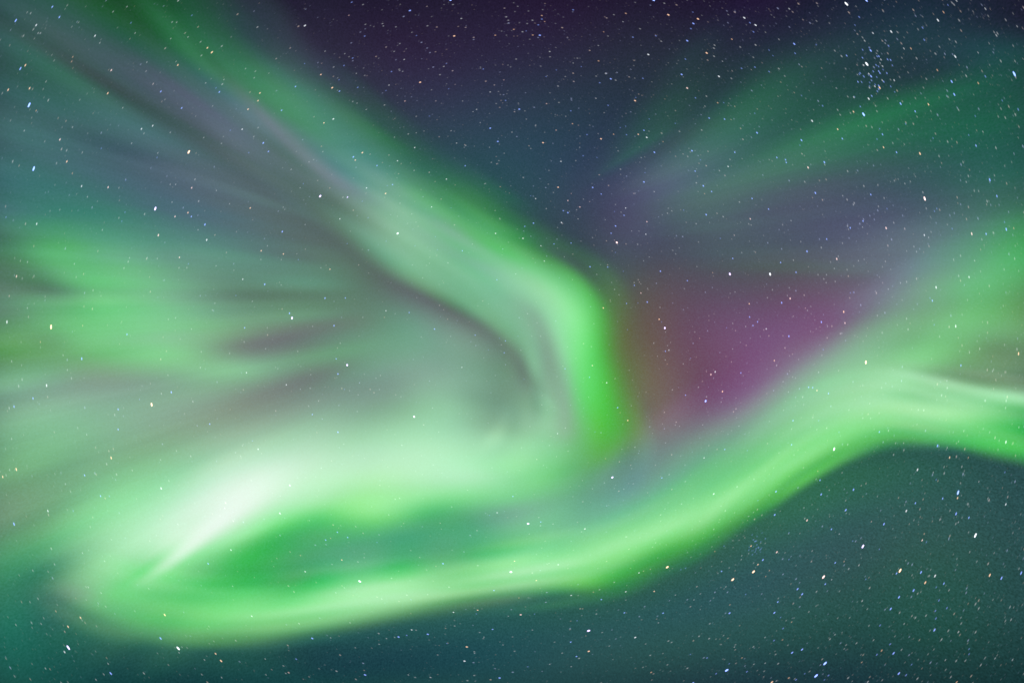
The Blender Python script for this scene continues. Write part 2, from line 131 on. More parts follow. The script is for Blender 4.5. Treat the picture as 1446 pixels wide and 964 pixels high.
        [0,0,0,0,0,0,49,67,134,78,117,188,72,0,183,83,0,135,114,121,107,132,226,111,122,298,100,90,320,45,81,292,93,66,133,0,151,163,138,186,225,193,204,255,244,193,246,257,96,26,174,144,83,175,170,257,187,173,325,209,150,379,173,141,460,187,161,475,256,176,372,203,195,249,188,247,336,259,275,386,309,277,404,319,260,412,302,275,482,320,251,541,317,254,478,328,252,409,269,215,509,263,137,510,260,203,474,244,175,278,186,269,391,288,338,480,367,377,550,413,400,626,450,419,719,488,419,790,513,396,726,495,362,543,388,302,535,338,184,429,234,171,280,99,236,334,263,340,471,362,408,564,428,453,633,477,493,715,535,537,822,609,568,910,664,520,904,643,421,797,550,381,688,498,341,450,388,288,151,233,327,411,339,434,582,448,491,680,505,519,731,539,566,815,608,618,900,684,644,953,733,602,964,732,523,940,698,505,836,665,453,507,504,357,161,313,349,451,370,481,645,500,548,767,579,606,872,649,663,962,721,693,990,759,690,985,774,666,968,779,652,961,787,629,842,734,485,467,478,320,0,238,333,492,378,464,667,507,534,775,593,606,877,670,660,939,721,676,954,738,687,972,763,704,983,786,740,999,824,688,836,735,466,411,400,247,0,72,342,518,365,451,667,487,530,757,566,569,794,602,596,828,635,614,853,655,657,911,706,681,941,725,722,953,775,660,778,677,496,427,432,323,217,227,224,491,253,393,640,418,497,726,517,537,742,553,564,763,588,578,768,595,595,779,609,613,815,625,608,777,625,554,635,549,460,451,418,340,306,295,179,412,208,306,565,336,412,646,437,486,674,500,511,677,523,511,662,516,496,608,485,502,625,493,485,600,480,439,499,421,386,430,363,302,336,281,83,274,144,207,435,247,299,512,323,379,507,384,401,497,401,381,485,380,365,427,352,343,415,332,324,374,308,306,349,290,278,347,267,243,314,234]),
    'fan_top': ([(200, -150), (60, -150), (-120, -120), (-120, -20), (-120, 80), (-120, 180), (-120, 300)],
        [(440, 235), (450, 255), (462, 275), (475, 295), (488, 315), (500, 335), (515, 360)], 26, 8,
        [0,132,0,0,183,64,0,212,133,148,200,202,195,84,202,182,0,0,116,0,0,0,113,70,0,0,0,0,0,0,0,176,0,77,324,183,201,385,298,236,354,325,276,256,365,260,139,334,0,164,0,0,224,0,0,264,0,0,280,0,0,197,38,220,196,242,381,254,378,353,216,342,0,323,0,0,478,0,0,620,233,225,728,460,270,724,490,262,629,453,122,509,364,0,364,251,0,251,0,0,355,0,0,446,0,0,541,0,0,661,357,304,705,585,375,686,675,366,560,589,25,492,30,0,669,0,0,756,0,254,814,298,420,872,619,535,887,789,558,810,795,407,572,566,228,582,323,293,762,418,285,794,420,117,758,419,319,809,611,538,871,813,580,826,845,464,620,662,192,592,441,280,771,571,354,799,585,371,764,599,537,746,750,700,758,901,660,744,880,497,580,679,229,591,480,335,776,633,426,820,681,486,802,714,568,785,794,651,815,882,627,780,852,486,594,658,292,650,563,392,786,672,487,813,716,544,804,770,588,744,787,633,746,827,630,725,814,483,552,624,373,753,691,483,842,757,573,806,736,535,785,765,517,737,735,551,724,738,542,688,710,406,521,535,282,591,499,357,720,588,443,739,606,488,762,666,520,741,691,532,676,671,477,572,587,346,412,425,380,694,593,490,814,691,497,662,574,475,568,495,399,657,491,336,649,472,280,539,402,201,380,299,435,815,760,398,915,737,406,920,658,387,732,543,331,638,459,342,606,468,368,560,452,319,447,358,418,748,678,351,843,623,451,995,718,540,997,826,474,827,731,394,650,585,345,545,461,277,426,329,331,648,527,327,766,585,399,858,687,497,953,840,474,921,839,391,745,664,334,566,486,248,381,324,342,677,555,349,804,628,405,887,731,539,981,909,555,943,928,442,750,746,342,525,533,226,283,325,387,779,699,424,895,787,442,904,799,492,902,836,514,849,823,489,737,731,425,586,593,294,383,409,366,712,637,449,870,783,513,894,824,453,803,767,385,700,706,421,646,679,359,515,569,227,320,389,423,754,684,507,902,820,437,805,741,287,625,617,411,637,693,557,730,793,499,697,730,413,625,603,502,894,823,547,999,933,516,915,883,504,818,839,530,764,843,513,706,808,435,645,706,380,604,587,505,893,819,516,975,903,467,875,828,445,757,748,404,643,699,375,550,658,347,464,573,275,361,429,446,786,739,524,949,906,528,935,929,483,837,874,415,714,793,379,612,702,351,518,563,273,387,387,305,590,559,335,703,656,353,731,701,343,707,710,306,638,680,256,553,626,213,445,519,156,297,361,242,522,487,214,600,532,209,627,541,194,621,555,157,566,554,79,511,537,73,448,472,102,343,348,236,446,407,248,533,451,203,540,414,119,517,375,92,450,380,86,396,389,77,341,350,72,255,255]),
    'fan_mid': ([(-120, 160), (-120, 250), (-120, 340), (-120, 430), (-120, 520), (-120, 610)],
        [(500, 330), (520, 360), (535, 390), (545, 420), (548, 450), (548, 485)], 24, 11,
        [168,325,293,185,392,337,130,361,271,139,323,252,129,263,229,92,168,192,72,61,186,84,62,199,113,85,159,115,80,87,0,0,88,264,464,448,289,541,511,226,484,429,199,435,369,186,390,338,167,332,312,129,267,298,0,234,296,69,198,258,133,173,197,118,149,135,216,423,406,235,518,485,193,518,459,194,499,430,191,454,411,179,364,389,172,241,369,148,211,338,141,193,275,135,153,182,103,46,0,212,415,404,256,542,512,249,583,517,231,586,486,180,567,440,140,516,411,133,439,410,117,375,395,95,306,349,86,238,274,73,168,175,209,474,406,254,617,514,234,657,526,136,658,500,88,644,480,146,610,480,168,554,481,159,483,462,129,410,410,113,349,326,124,300,234,344,537,573,365,682,660,281,713,594,250,719,549,245,712,530,231,688,519,208,643,506,184,572,480,152,480,426,135,364,341,153,280,253,312,549,505,347,716,586,310,775,548,284,775,524,255,755,513,236,727,515,232,682,516,226,612,498,186,497,435,123,287,302,69,0,128,304,545,410,385,707,537,382,751,578,344,768,569,311,778,545,305,776,536,312,762,538,298,728,527,218,627,472,111,437,363,0,183,212,237,429,303,291,583,373,306,715,377,336,807,409,360,807,483,367,767,526,364,742,543,351,733,542,290,668,501,208,544,420,129,370,296,354,644,445,412,843,528,453,923,568,453,879,585,436,821,577,404,780,548,360,742,516,312,689,487,256,610,446,187,495,381,112,334,275,353,582,381,401,742,405,370,792,367,342,792,345,337,799,348,339,786,381,344,748,423,337,692,448,299,625,442,229,539,407,149,397,324,406,596,444,457,725,480,424,775,455,399,793,425,380,774,407,366,741,407,343,689,406,309,630,401,257,588,401,224,585,438,196,519,417,469,653,527,391,669,396,319,688,226,347,811,309,353,844,359,360,819,387,353,757,393,338,678,395,312,602,392,276,543,390,219,456,357,551,718,579,542,727,559,369,480,368,290,438,282,347,599,338,362,677,359,327,652,326,248,548,238,163,413,135,93,287,0,0,204,0,480,708,522,542,894,620,597,999,653,606,995,624,540,903,547,463,782,476,389,663,407,293,538,299,190,405,174,95,263,0,0,117,0,523,682,538,556,825,596,487,876,536,400,882,449,371,853,407,390,818,410,397,777,415,389,724,415,349,642,382,261,510,285,154,344,146,417,675,412,542,902,546,584,998,604,563,995,593,524,952,559,477,883,516,427,794,474,379,705,433,338,636,384,281,551,305,195,414,192,452,752,415,541,942,515,546,978,544,538,954,547,529,924,544,511,892,529,491,848,514,471,806,500,450,773,484,408,720,453,299,565,357,483,843,406,554,940,498,518,849,513,518,877,547,497,891,539,459,879,504,435,850,482,427,809,479,405,752,473,346,674,445,239,531,361,251,674,0,380,834,241,470,881,429,521,889,541,526,818,575,515,758,581,486,753,560,433,745,503,369,653,432,298,477,347,214,234,237,408,622,378,501,806,471,476,863,468,405,841,420,373,782,402,395,718,437,397,661,449,366,614,430,311,514,395,252,352,345,183,0,254,444,723,477,505,868,559,477,858,532,458,826,491,424,807,456,376,769,421,326,638,367,274,401,309,237,169,261,226,116,243,186,0,203,579,878,622,623,986,694,490,837,581,412,705,456,376,648,383,335,618,328,265,521,253,160,257,117,128,0,0,151,149,123,123,185,140,365,560,424,417,647,502,374,556,451,351,460,353,302,442,290,237,400,228,136,280,133,0,112,0,35,0,0,103,0,0,88,0,0]),
    'fan_low': ([(-120, 440), (-120, 540), (-120, 640), (-120, 760), (-120, 880), (-60, 1000), (120, 1020), (330, 980)],
        [(590, 430), (590, 455), (585, 480), (578, 505), (568, 530), (556, 550), (560, 575), (600, 600)], 22, 9,
        [223,376,141,233,322,165,247,294,195,249,246,176,250,219,138,253,228,89,253,199,49,238,126,39,192,0,0,244,358,171,282,393,193,288,374,186,301,327,185,320,287,201,319,261,184,300,216,151,269,148,111,208,0,12,347,471,340,374,482,355,394,454,336,407,456,335,397,434,327,361,324,296,317,222,268,268,235,255,188,225,214,452,581,471,544,675,562,573,674,565,563,661,543,522,628,497,464,572,438,404,499,379,330,396,316,225,283,231,617,842,636,707,957,740,685,890,714,633,799,654,572,759,591,537,787,557,491,781,514,392,674,414,249,499,259,605,890,620,669,999,708,653,935,694,633,857,662,608,826,624,576,829,584,512,783,521,410,666,421,273,494,280,526,797,525,616,947,634,650,958,677,666,909,687,648,839,656,597,761,590,514,646,491,411,492,373,292,316,248,576,862,537,584,930,578,586,896,597,610,848,616,605,776,603,561,674,543,479,529,442,383,358,325,273,169,200,507,689,445,506,749,471,501,761,490,507,756,494,501,717,482,489,658,460,448,573,410,374,470,337,259,341,234,583,721,513,610,833,556,561,856,549,523,831,516,481,772,474,445,700,438,394,603,378,327,491,307,235,358,222,394,590,372,473,706,434,492,790,474,504,829,490,504,815,485,498,763,471,462,675,428,388,557,356,280,400,257,320,691,378,412,829,449,468,898,494,466,893,488,418,828,444,371,740,400,378,656,383,350,553,340,264,404,254,202,584,315,152,659,333,257,740,382,378,801,437,436,810,458,494,792,485,502,739,477,415,627,399,293,454,287,145,457,270,0,388,232,239,533,324,375,678,425,421,727,465,450,731,487,451,695,475,397,608,410,295,452,302,0,408,261,0,379,233,333,519,372,454,648,479,512,692,535,541,704,557,528,684,536,451,609,460,330,458,336,0,263,174,57,313,236,351,527,407,451,660,497,535,721,564,573,729,589,560,694,567,480,604,488,351,445,357,0,156,61,0,330,147,174,541,249,238,648,305,367,701,407,452,706,477,471,668,489,430,581,444,328,429,338,0,0,0,0,344,180,192,515,261,311,618,345,379,670,404,414,672,433,418,635,433,390,554,402,307,411,316,29,218,123,152,336,122,196,432,139,252,539,241,320,611,334,346,624,366,333,583,353,302,502,319,229,365,240,0,89,67,0,162,57,0,297,79,58,407,91,68,482,111,143,521,182,205,508,250,227,444,263,167,320,189,0,236,135,242,373,197,250,400,161,165,389,76,0,384,0,21,376,123,217,377,256,268,351,306,204,260,233,63,8,28,0,0,0,0,254,0,0,369,95,72,341,157,86,239,211,0,112,221,0,38,182,0,0,118]),
    'green_cloud': ([(-60, 290), (-30, 360), (-10, 430), (20, 500), (60, 560)],
        [(260, 270), (330, 350), (380, 420), (440, 480), (500, 550)], 14, 10,
        [186,365,251,75,378,123,0,408,0,122,399,0,147,344,183,109,285,173,143,231,164,121,186,100,102,100,108,100,0,113,175,328,233,192,503,237,137,586,140,174,591,78,205,504,279,193,430,286,175,336,256,136,220,190,99,93,138,93,0,121,0,157,0,234,647,306,257,754,266,236,710,208,279,624,395,285,576,405,252,464,361,184,276,265,121,0,180,130,94,158,0,62,0,251,648,351,331,815,420,300,760,401,352,741,470,368,719,483,337,608,449,268,415,357,200,205,271,189,217,227,0,0,0,212,460,352,439,857,554,350,877,480,401,869,510,430,838,539,409,738,522,359,573,460,289,386,374,222,252,281,0,0,0,142,0,238,389,754,510,410,979,522,429,961,536,464,912,572,465,823,582,421,673,533,346,486,440,239,275,305,145,413,119,217,362,250,219,631,319,466,996,519,412,964,511,446,923,553,492,854,609,451,713,566,363,525,458,225,292,291,0,422,0,223,549,233,160,702,219,362,918,419,387,914,479,439,901,532,475,843,578,430,704,536,334,505,429,222,310,287,196,492,232,219,643,265,222,773,283,313,866,386,387,891,474,428,884,518,432,823,521,385,689,470,285,474,368,187,267,244,0,285,135,244,721,307,302,851,371,327,857,407,393,888,486,429,873,528,398,808,482,339,690,394,250,485,289,162,254,191,0,0,78,269,736,330,314,876,382,332,873,419,411,925,515,466,898,573,400,806,483,312,657,343,217,434,198,131,251,162,179,249,181,229,581,230,203,758,257,326,891,428,415,999,528,465,992,567,407,832,487,315,569,356,218,273,176,160,205,184,230,212,141,272,372,146,215,607,249,288,798,391,367,948,472,425,999,510,404,867,472,364,665,413,238,301,277,152,0,190,187,0,0,210,241,75,177,458,232,200,594,288,252,698,327,323,770,372,363,765,398,370,683,408,216,327,298,0,0,104]),
    'far_fan': ([(1050, -80), (1200, -40), (1350, -10), (1560, 40), (1580, 140), (1580, 240), (1580, 340), (1580, 430)],
        [(775, 250), (790, 270), (803, 288), (815, 305), (830, 322), (845, 340), (860, 360), (880, 385)], 26, 9,
        [159,0,257,55,0,181,54,195,201,106,342,266,102,272,195,148,190,75,0,213,0,0,171,0,0,0,0,143,0,164,77,0,150,51,0,89,0,154,0,0,272,104,117,378,165,99,380,120,0,283,0,0,88,0,0,0,0,67,0,76,0,0,116,0,190,0,40,300,0,109,438,114,89,497,152,0,426,100,0,250,0,102,0,0,74,0,0,0,199,100,0,235,0,0,218,0,73,387,0,154,534,115,55,511,127,0,323,55,116,0,0,142,136,100,130,298,169,89,388,106,0,323,0,0,281,0,108,516,120,0,690,202,0,571,238,31,0,0,148,222,102,143,366,204,171,529,255,139,565,241,44,481,246,242,451,280,189,483,272,0,399,322,76,100,0,175,312,199,166,449,259,172,626,279,146,747,264,227,738,301,268,615,301,261,449,230,253,397,332,123,308,276,114,273,177,106,263,76,155,472,240,201,666,317,281,805,398,321,808,491,354,673,523,313,477,467,169,366,356,130,273,136,96,346,0,48,505,120,0,591,89,146,728,307,321,850,517,487,832,649,446,604,571,120,526,492,128,253,248,115,190,135,88,497,207,0,553,54,0,604,207,270,785,467,519,896,700,536,736,682,102,673,540,112,496,353,163,534,268,125,701,237,161,756,282,163,708,286,210,713,387,436,789,653,563,715,748,0,524,350,54,704,416,165,873,438,134,947,375,231,999,417,287,934,395,233,815,342,354,763,541,528,677,711,0,559,364,0,659,391,90,712,351,176,816,362,259,913,435,385,936,530,447,890,587,454,811,635,493,660,660,0,584,347,0,703,397,123,754,395,156,806,402,257,879,458,404,941,537,473,942,568,474,855,564,447,657,534,0,655,375,0,774,420,0,779,408,239,775,457,360,803,533,459,846,596,500,852,607,476,780,560,383,596,448,0,636,375,0,746,443,166,734,463,322,725,529,430,740,595,494,771,628,517,786,612,499,737,543,394,578,407,0,626,383,87,737,477,240,713,524,382,687,596,500,663,659,548,634,670,498,619,601,424,600,494,316,515,347,0,661,417,179,750,521,302,688,574,407,656,634,489,638,673,526,613,665,498,595,602,434,595,506,332,526,370,40,736,470,260,824,590,377,721,637,444,638,669,489,582,679,510,527,658,471,412,578,405,413,479,283,374,329,283,723,493,380,809,615,417,698,649,443,624,671,463,571,675,489,550,667,473,504,614,425,521,524,301,440,352,342,788,521,410,887,636,418,740,647,443,603,658,445,491,651,434,405,627,415,376,577,365,344,464,250,193,241,390,782,559,501,953,722,524,883,764,491,686,726,446,495,663,406,392,607,373,364,548,311,302,434,199,152,239,364,661,513,500,842,708,560,869,787,555,739,751,444,499,645,288,270,533,256,216,466,263,233,394,204,177,262,315,597,427,433,745,602,494,784,686,520,715,700,447,523,619,362,400,525,314,393,468,220,342,399,0,205,278,264,560,421,368,661,554,426,664,615,446,611,631,393,440,558,309,313,441,291,334,392,219,255,343,0,0,237,142,62,189,212,0,306,286,272,436,370,506,529,343,564,494,125,490,276,0,403,114,70,299,142,0,171,145]),
    'purple': ([(740, 300), (860, 240), (980, 210), (1120, 220), (1300, 240), (1500, 240)],
        [(800, 800), (900, 780), (1000, 720), (1110, 640), (1300, 550), (1500, 500)], 12, 9,
        [0,230,0,290,410,264,479,645,251,483,470,0,512,513,0,474,559,0,440,517,0,398,351,0,273,159,82,364,331,398,421,560,469,645,717,384,726,595,196,751,668,0,754,732,0,716,711,0,600,512,0,436,154,200,434,440,555,401,435,473,708,600,501,832,609,413,881,661,400,972,781,487,971,773,548,797,669,426,562,423,293,331,478,448,389,444,439,667,520,561,814,523,590,853,485,602,918,546,567,952,601,627,832,653,489,570,560,295,283,516,373,436,593,508,605,563,594,764,487,646,879,469,728,879,393,620,822,262,509,773,433,459,551,487,291,268,491,347,451,635,523,580,618,589,724,518,655,921,538,838,999,537,853,912,385,688,792,0,595,605,0,446,246,378,327,436,571,494,575,638,571,690,553,619,865,505,794,987,550,949,961,414,850,833,233,704,632,0,525,307,372,361,430,524,478,562,620,552,719,591,628,907,498,773,995,591,948,954,590,915,811,520,755,589,365,537,317,323,364,431,451,482,560,578,588,736,683,719,903,605,818,954,493,883,915,554,893,791,634,789,570,527,571,316,226,358,473,395,526,626,604,692,764,774,835,849,750,880,862,620,855,818,578,811,713,575,722,525,485,537,301,93,344,467,386,537,607,614,699,703,726,798,746,716,817,736,639,773,682,543,692,590,495,600,426,404,434,224,0,264,366,338,440,460,470,552,519,518,602,544,536,612,533,538,584,469,389,483,437,434,460,295,257,301]),
    'low_glow': ([(-100, 1060), (100, 1050), (300, 1040), (600, 1040)],
        [(-100, 600), (60, 690), (200, 760), (400, 840)], 7, 6,
        [323,994,811,0,999,783,0,896,605,380,851,508,419,724,461,488,614,451,170,774,684,0,735,650,0,606,491,197,414,325,0,0,0,231,0,0,122,493,529,0,506,583,318,512,579,374,373,484,280,119,311,168,79,93,0,326,419,0,484,552,352,664,627,365,699,576,333,653,458,268,539,294,0,211,368,0,487,522,98,751,619,122,832,581,152,775,447,0,598,227,0,297,418,109,610,572,362,882,654,246,910,596,194,809,457,55,598,256,104,303,400,84,552,541,218,774,574,303,852,559,399,762,480,336,558,369]),
    'south_glow': ([(200, 1080), (500, 1080), (800, 1080), (1100, 1080), (1300, 1080), (1600, 1080)],
        [(300, 800), (500, 790), (800, 740), (1050, 620), (1250, 540), (1600, 540)], 9, 6,
        [205,480,387,200,595,511,0,308,454,0,300,457,0,626,495,0,521,362,277,538,456,330,640,570,0,292,452,0,251,429,245,721,589,277,629,488,249,436,420,300,537,562,127,499,600,0,507,592,161,618,552,163,530,374,203,269,361,244,450,489,376,622,623,276,596,588,169,640,223,167,541,0,264,0,394,304,472,476,328,663,542,89,494,550,311,676,69,295,621,0,206,0,390,227,403,444,279,599,490,261,430,599,286,628,424,341,773,0,209,0,380,205,428,317,151,543,192,345,478,501,295,612,501,307,999,0,173,0,389,118,349,252,0,385,0,354,434,425,263,423,450,273,919,174,222,271,321,0,506,0,0,576,0,299,617,223,276,482,321,209,754,404]),
    'north_glow': ([(240, -100), (430, -100), (600, -100), (800, -100), (1000, -100), (1300, -100), (1600, -100)],
        [(240, 160), (440, 280), (600, 400), (780, 480), (960, 440), (1250, 300), (1600, 300)], 9, 6,
        [235,303,343,341,359,439,380,372,457,339,429,423,225,430,346,90,333,242,167,175,254,342,208,377,468,406,558,433,562,579,231,604,468,56,509,346,262,265,337,408,206,404,454,330,618,449,624,729,162,754,579,0,658,384,299,249,406,385,264,504,433,585,742,359,782,853,0,858,671,172,721,366,381,125,412,364,390,531,329,663,686,238,678,793,463,729,804,431,629,523,272,277,355,332,479,464,184,450,499,435,483,792,758,601,999,577,499,721,238,0,335,332,491,449,269,494,476,463,532,749,656,568,914,509,421,713,50,0,148,190,267,454,206,477,519,267,483,601,363,438,650,323,315,547,0,527,589,139,671,702,128,492,529,0,339,418,0,281,394,0,184,331]),
    'pocket': ([(140, 900), (260, 900), (380, 880), (520, 860), (640, 840), (760, 810), (880, 770)],
        [(200, 740), (290, 715), (390, 690), (500, 680), (620, 670), (730, 650), (830, 610)], 18, 10,
        [88,0,0,95,0,0,0,205,0,212,374,205,318,491,312,322,537,315,313,525,329,404,430,403,420,317,402,328,202,309,149,91,78,136,183,83,0,329,0,178,521,192,369,666,374,390,711,393,402,678,418,473,553,467,480,415,459,363,267,346,171,108,110,172,316,163,178,462,183,202,621,206,327,733,334,380,773,393,396,737,408,444,622,442,451,480,437,357,321,347,39,260,96,186,456,215,212,554,228,222,668,213,237,740,249,238,769,260,312,751,306,418,673,407,390,525,378,328,354,318,365,419,328,321,573,308,99,611,152,146,687,131,170,743,164,154,756,67,226,727,176,331,688,315,276,556,261,223,366,210,308,400,260,316,541,289,185,637,216,194,706,208,241,729,244,178,735,131,82,702,133,0,703,82,75,579,38,103,375,85,0,347,0,216,507,214,308,647,308,245,716,328,328,708,372,232,729,275,259,734,274,148,738,117,0,606,0,137,419,91,394,473,376,187,634,301,0,750,285,248,769,405,333,738,455,296,751,391,352,795,376,189,804,261,0,680,17,271,508,206,546,552,527,494,723,530,425,812,510,396,807,518,377,746,511,307,742,438,331,832,417,347,905,362,388,809,292,335,580,237,513,593,513,485,736,509,341,782,451,392,794,508,378,748,488,315,733,448,385,892,419,472,999,391,532,871,454,349,599,281,452,590,446,269,697,336,0,726,190,266,761,416,253,739,415,254,693,456,383,827,472,445,949,389,474,820,439,358,584,319,298,460,309,341,626,382,374,717,411,333,745,449,306,746,456,267,723,439,340,765,445,165,775,279,164,681,210,310,540,257,0,261,0,330,527,342,393,665,426,331,723,435,370,744,486,296,744,420,325,751,398,150,671,274,0,596,32,174,470,122,0,244,0,239,475,245,210,594,295,235,684,374,250,695,404,252,700,384,295,705,383,279,619,344,141,573,80,0,404,0,344,436,299,198,516,252,216,606,283,297,666,391,319,646,424,357,631,453,380,629,452,316,582,359,184,509,181,0,332,26,368,453,338,282,532,313,297,609,307,357,648,393,436,660,465,449,630,495,431,577,473,281,560,295,198,452,196,53,279,69,42,245,117,291,443,300,313,533,340,340,585,370,400,643,419,423,641,435,389,567,392,273,502,258,215,397,173,106,220,94,0,75,0,167,297,195,245,382,280,277,446,292,312,521,321,329,533,319,289,456,269,201,366,180,118,260,50,32,109,0]),
    'west_veil': ([(200, -60), (-80, 300), (-100, 600), (0, 900)],
        [(640, 160), (760, 380), (800, 560), (780, 760)], 10, 10,
        [142,0,154,252,234,310,361,395,450,460,524,548,516,604,577,510,634,551,512,639,548,461,591,496,395,542,408,279,410,285,192,44,163,308,298,362,460,501,549,598,667,685,665,779,737,704,861,763,710,875,761,660,803,682,603,747,603,438,548,439,188,165,165,343,357,376,509,556,579,650,725,730,741,863,816,803,960,862,824,983,859,793,931,791,710,826,695,516,577,496,195,226,205,349,377,386,521,567,580,664,737,731,771,877,830,836,966,877,862,999,878,833,951,820,733,808,702,532,562,495,212,248,258,337,337,394,506,526,562,653,704,704,764,844,802,832,930,851,852,957,854,819,917,804,720,806,702,533,576,509,218,277,293,305,240,389,471,418,526,623,630,659,737,793,756,802,876,807,814,902,809,781,889,774,690,797,688,522,604,521,190,318,304,225,44,344,420,245,474,580,525,608,697,729,704,752,818,750,759,846,752,726,834,722,643,750,642,479,570,483,77,276,230,113,0,281,359,159,417,526,434,554,645,637,646,682,738,677,685,779,678,649,759,645,578,686,578,427,511,434,0,65,0,95,142,236,293,206,353,434,348,465,564,526,565,584,629,581,577,676,572,547,662,540,492,590,493,371,437,380,0,0,0,160,242,214,225,215,273,311,247,337,410,372,414,426,458,427,415,504,414,401,503,388,357,434,362,286,330,296]),
}
SCALE = {'ribbon': 0.78272, 'ribbon_veil': 0.5165, 'side_ray': 0.42896, 'side_glow': 0.39001, 'swirl': 0.80839, 'swirl_ray': 0.34379, 'fold': 0.80323, 'arm': 0.28196, 'inner_band': 0.38128, 'corona': 0.29104, 'fan_top': 0.14835, 'fan_mid': 0.33866, 'fan_low': 0.50359, 'green_cloud': 0.32127, 'far_fan': 0.16497, 'purple': 0.16582, 'low_glow': 0.07521, 'south_glow': 0.11113, 'north_glow': 0.08055, 'pocket': 0.57377, 'west_veil': 0.11679}
SKYSTOPS = [(-150, (0.00913, 0.007, 0.02122)), (0, (0.01161, 0.00802, 0.02519)), (240, (0.01764, 0.02315, 0.04817)), (480, (0.01938, 0.03955, 0.05448)), (720, (0.02315, 0.07227, 0.08022)), (860, (0.01938, 0.06125, 0.06848)), (960, (0.0075, 0.03434, 0.03689)), (1110, (0.00439, 0.01938, 0.02315))]
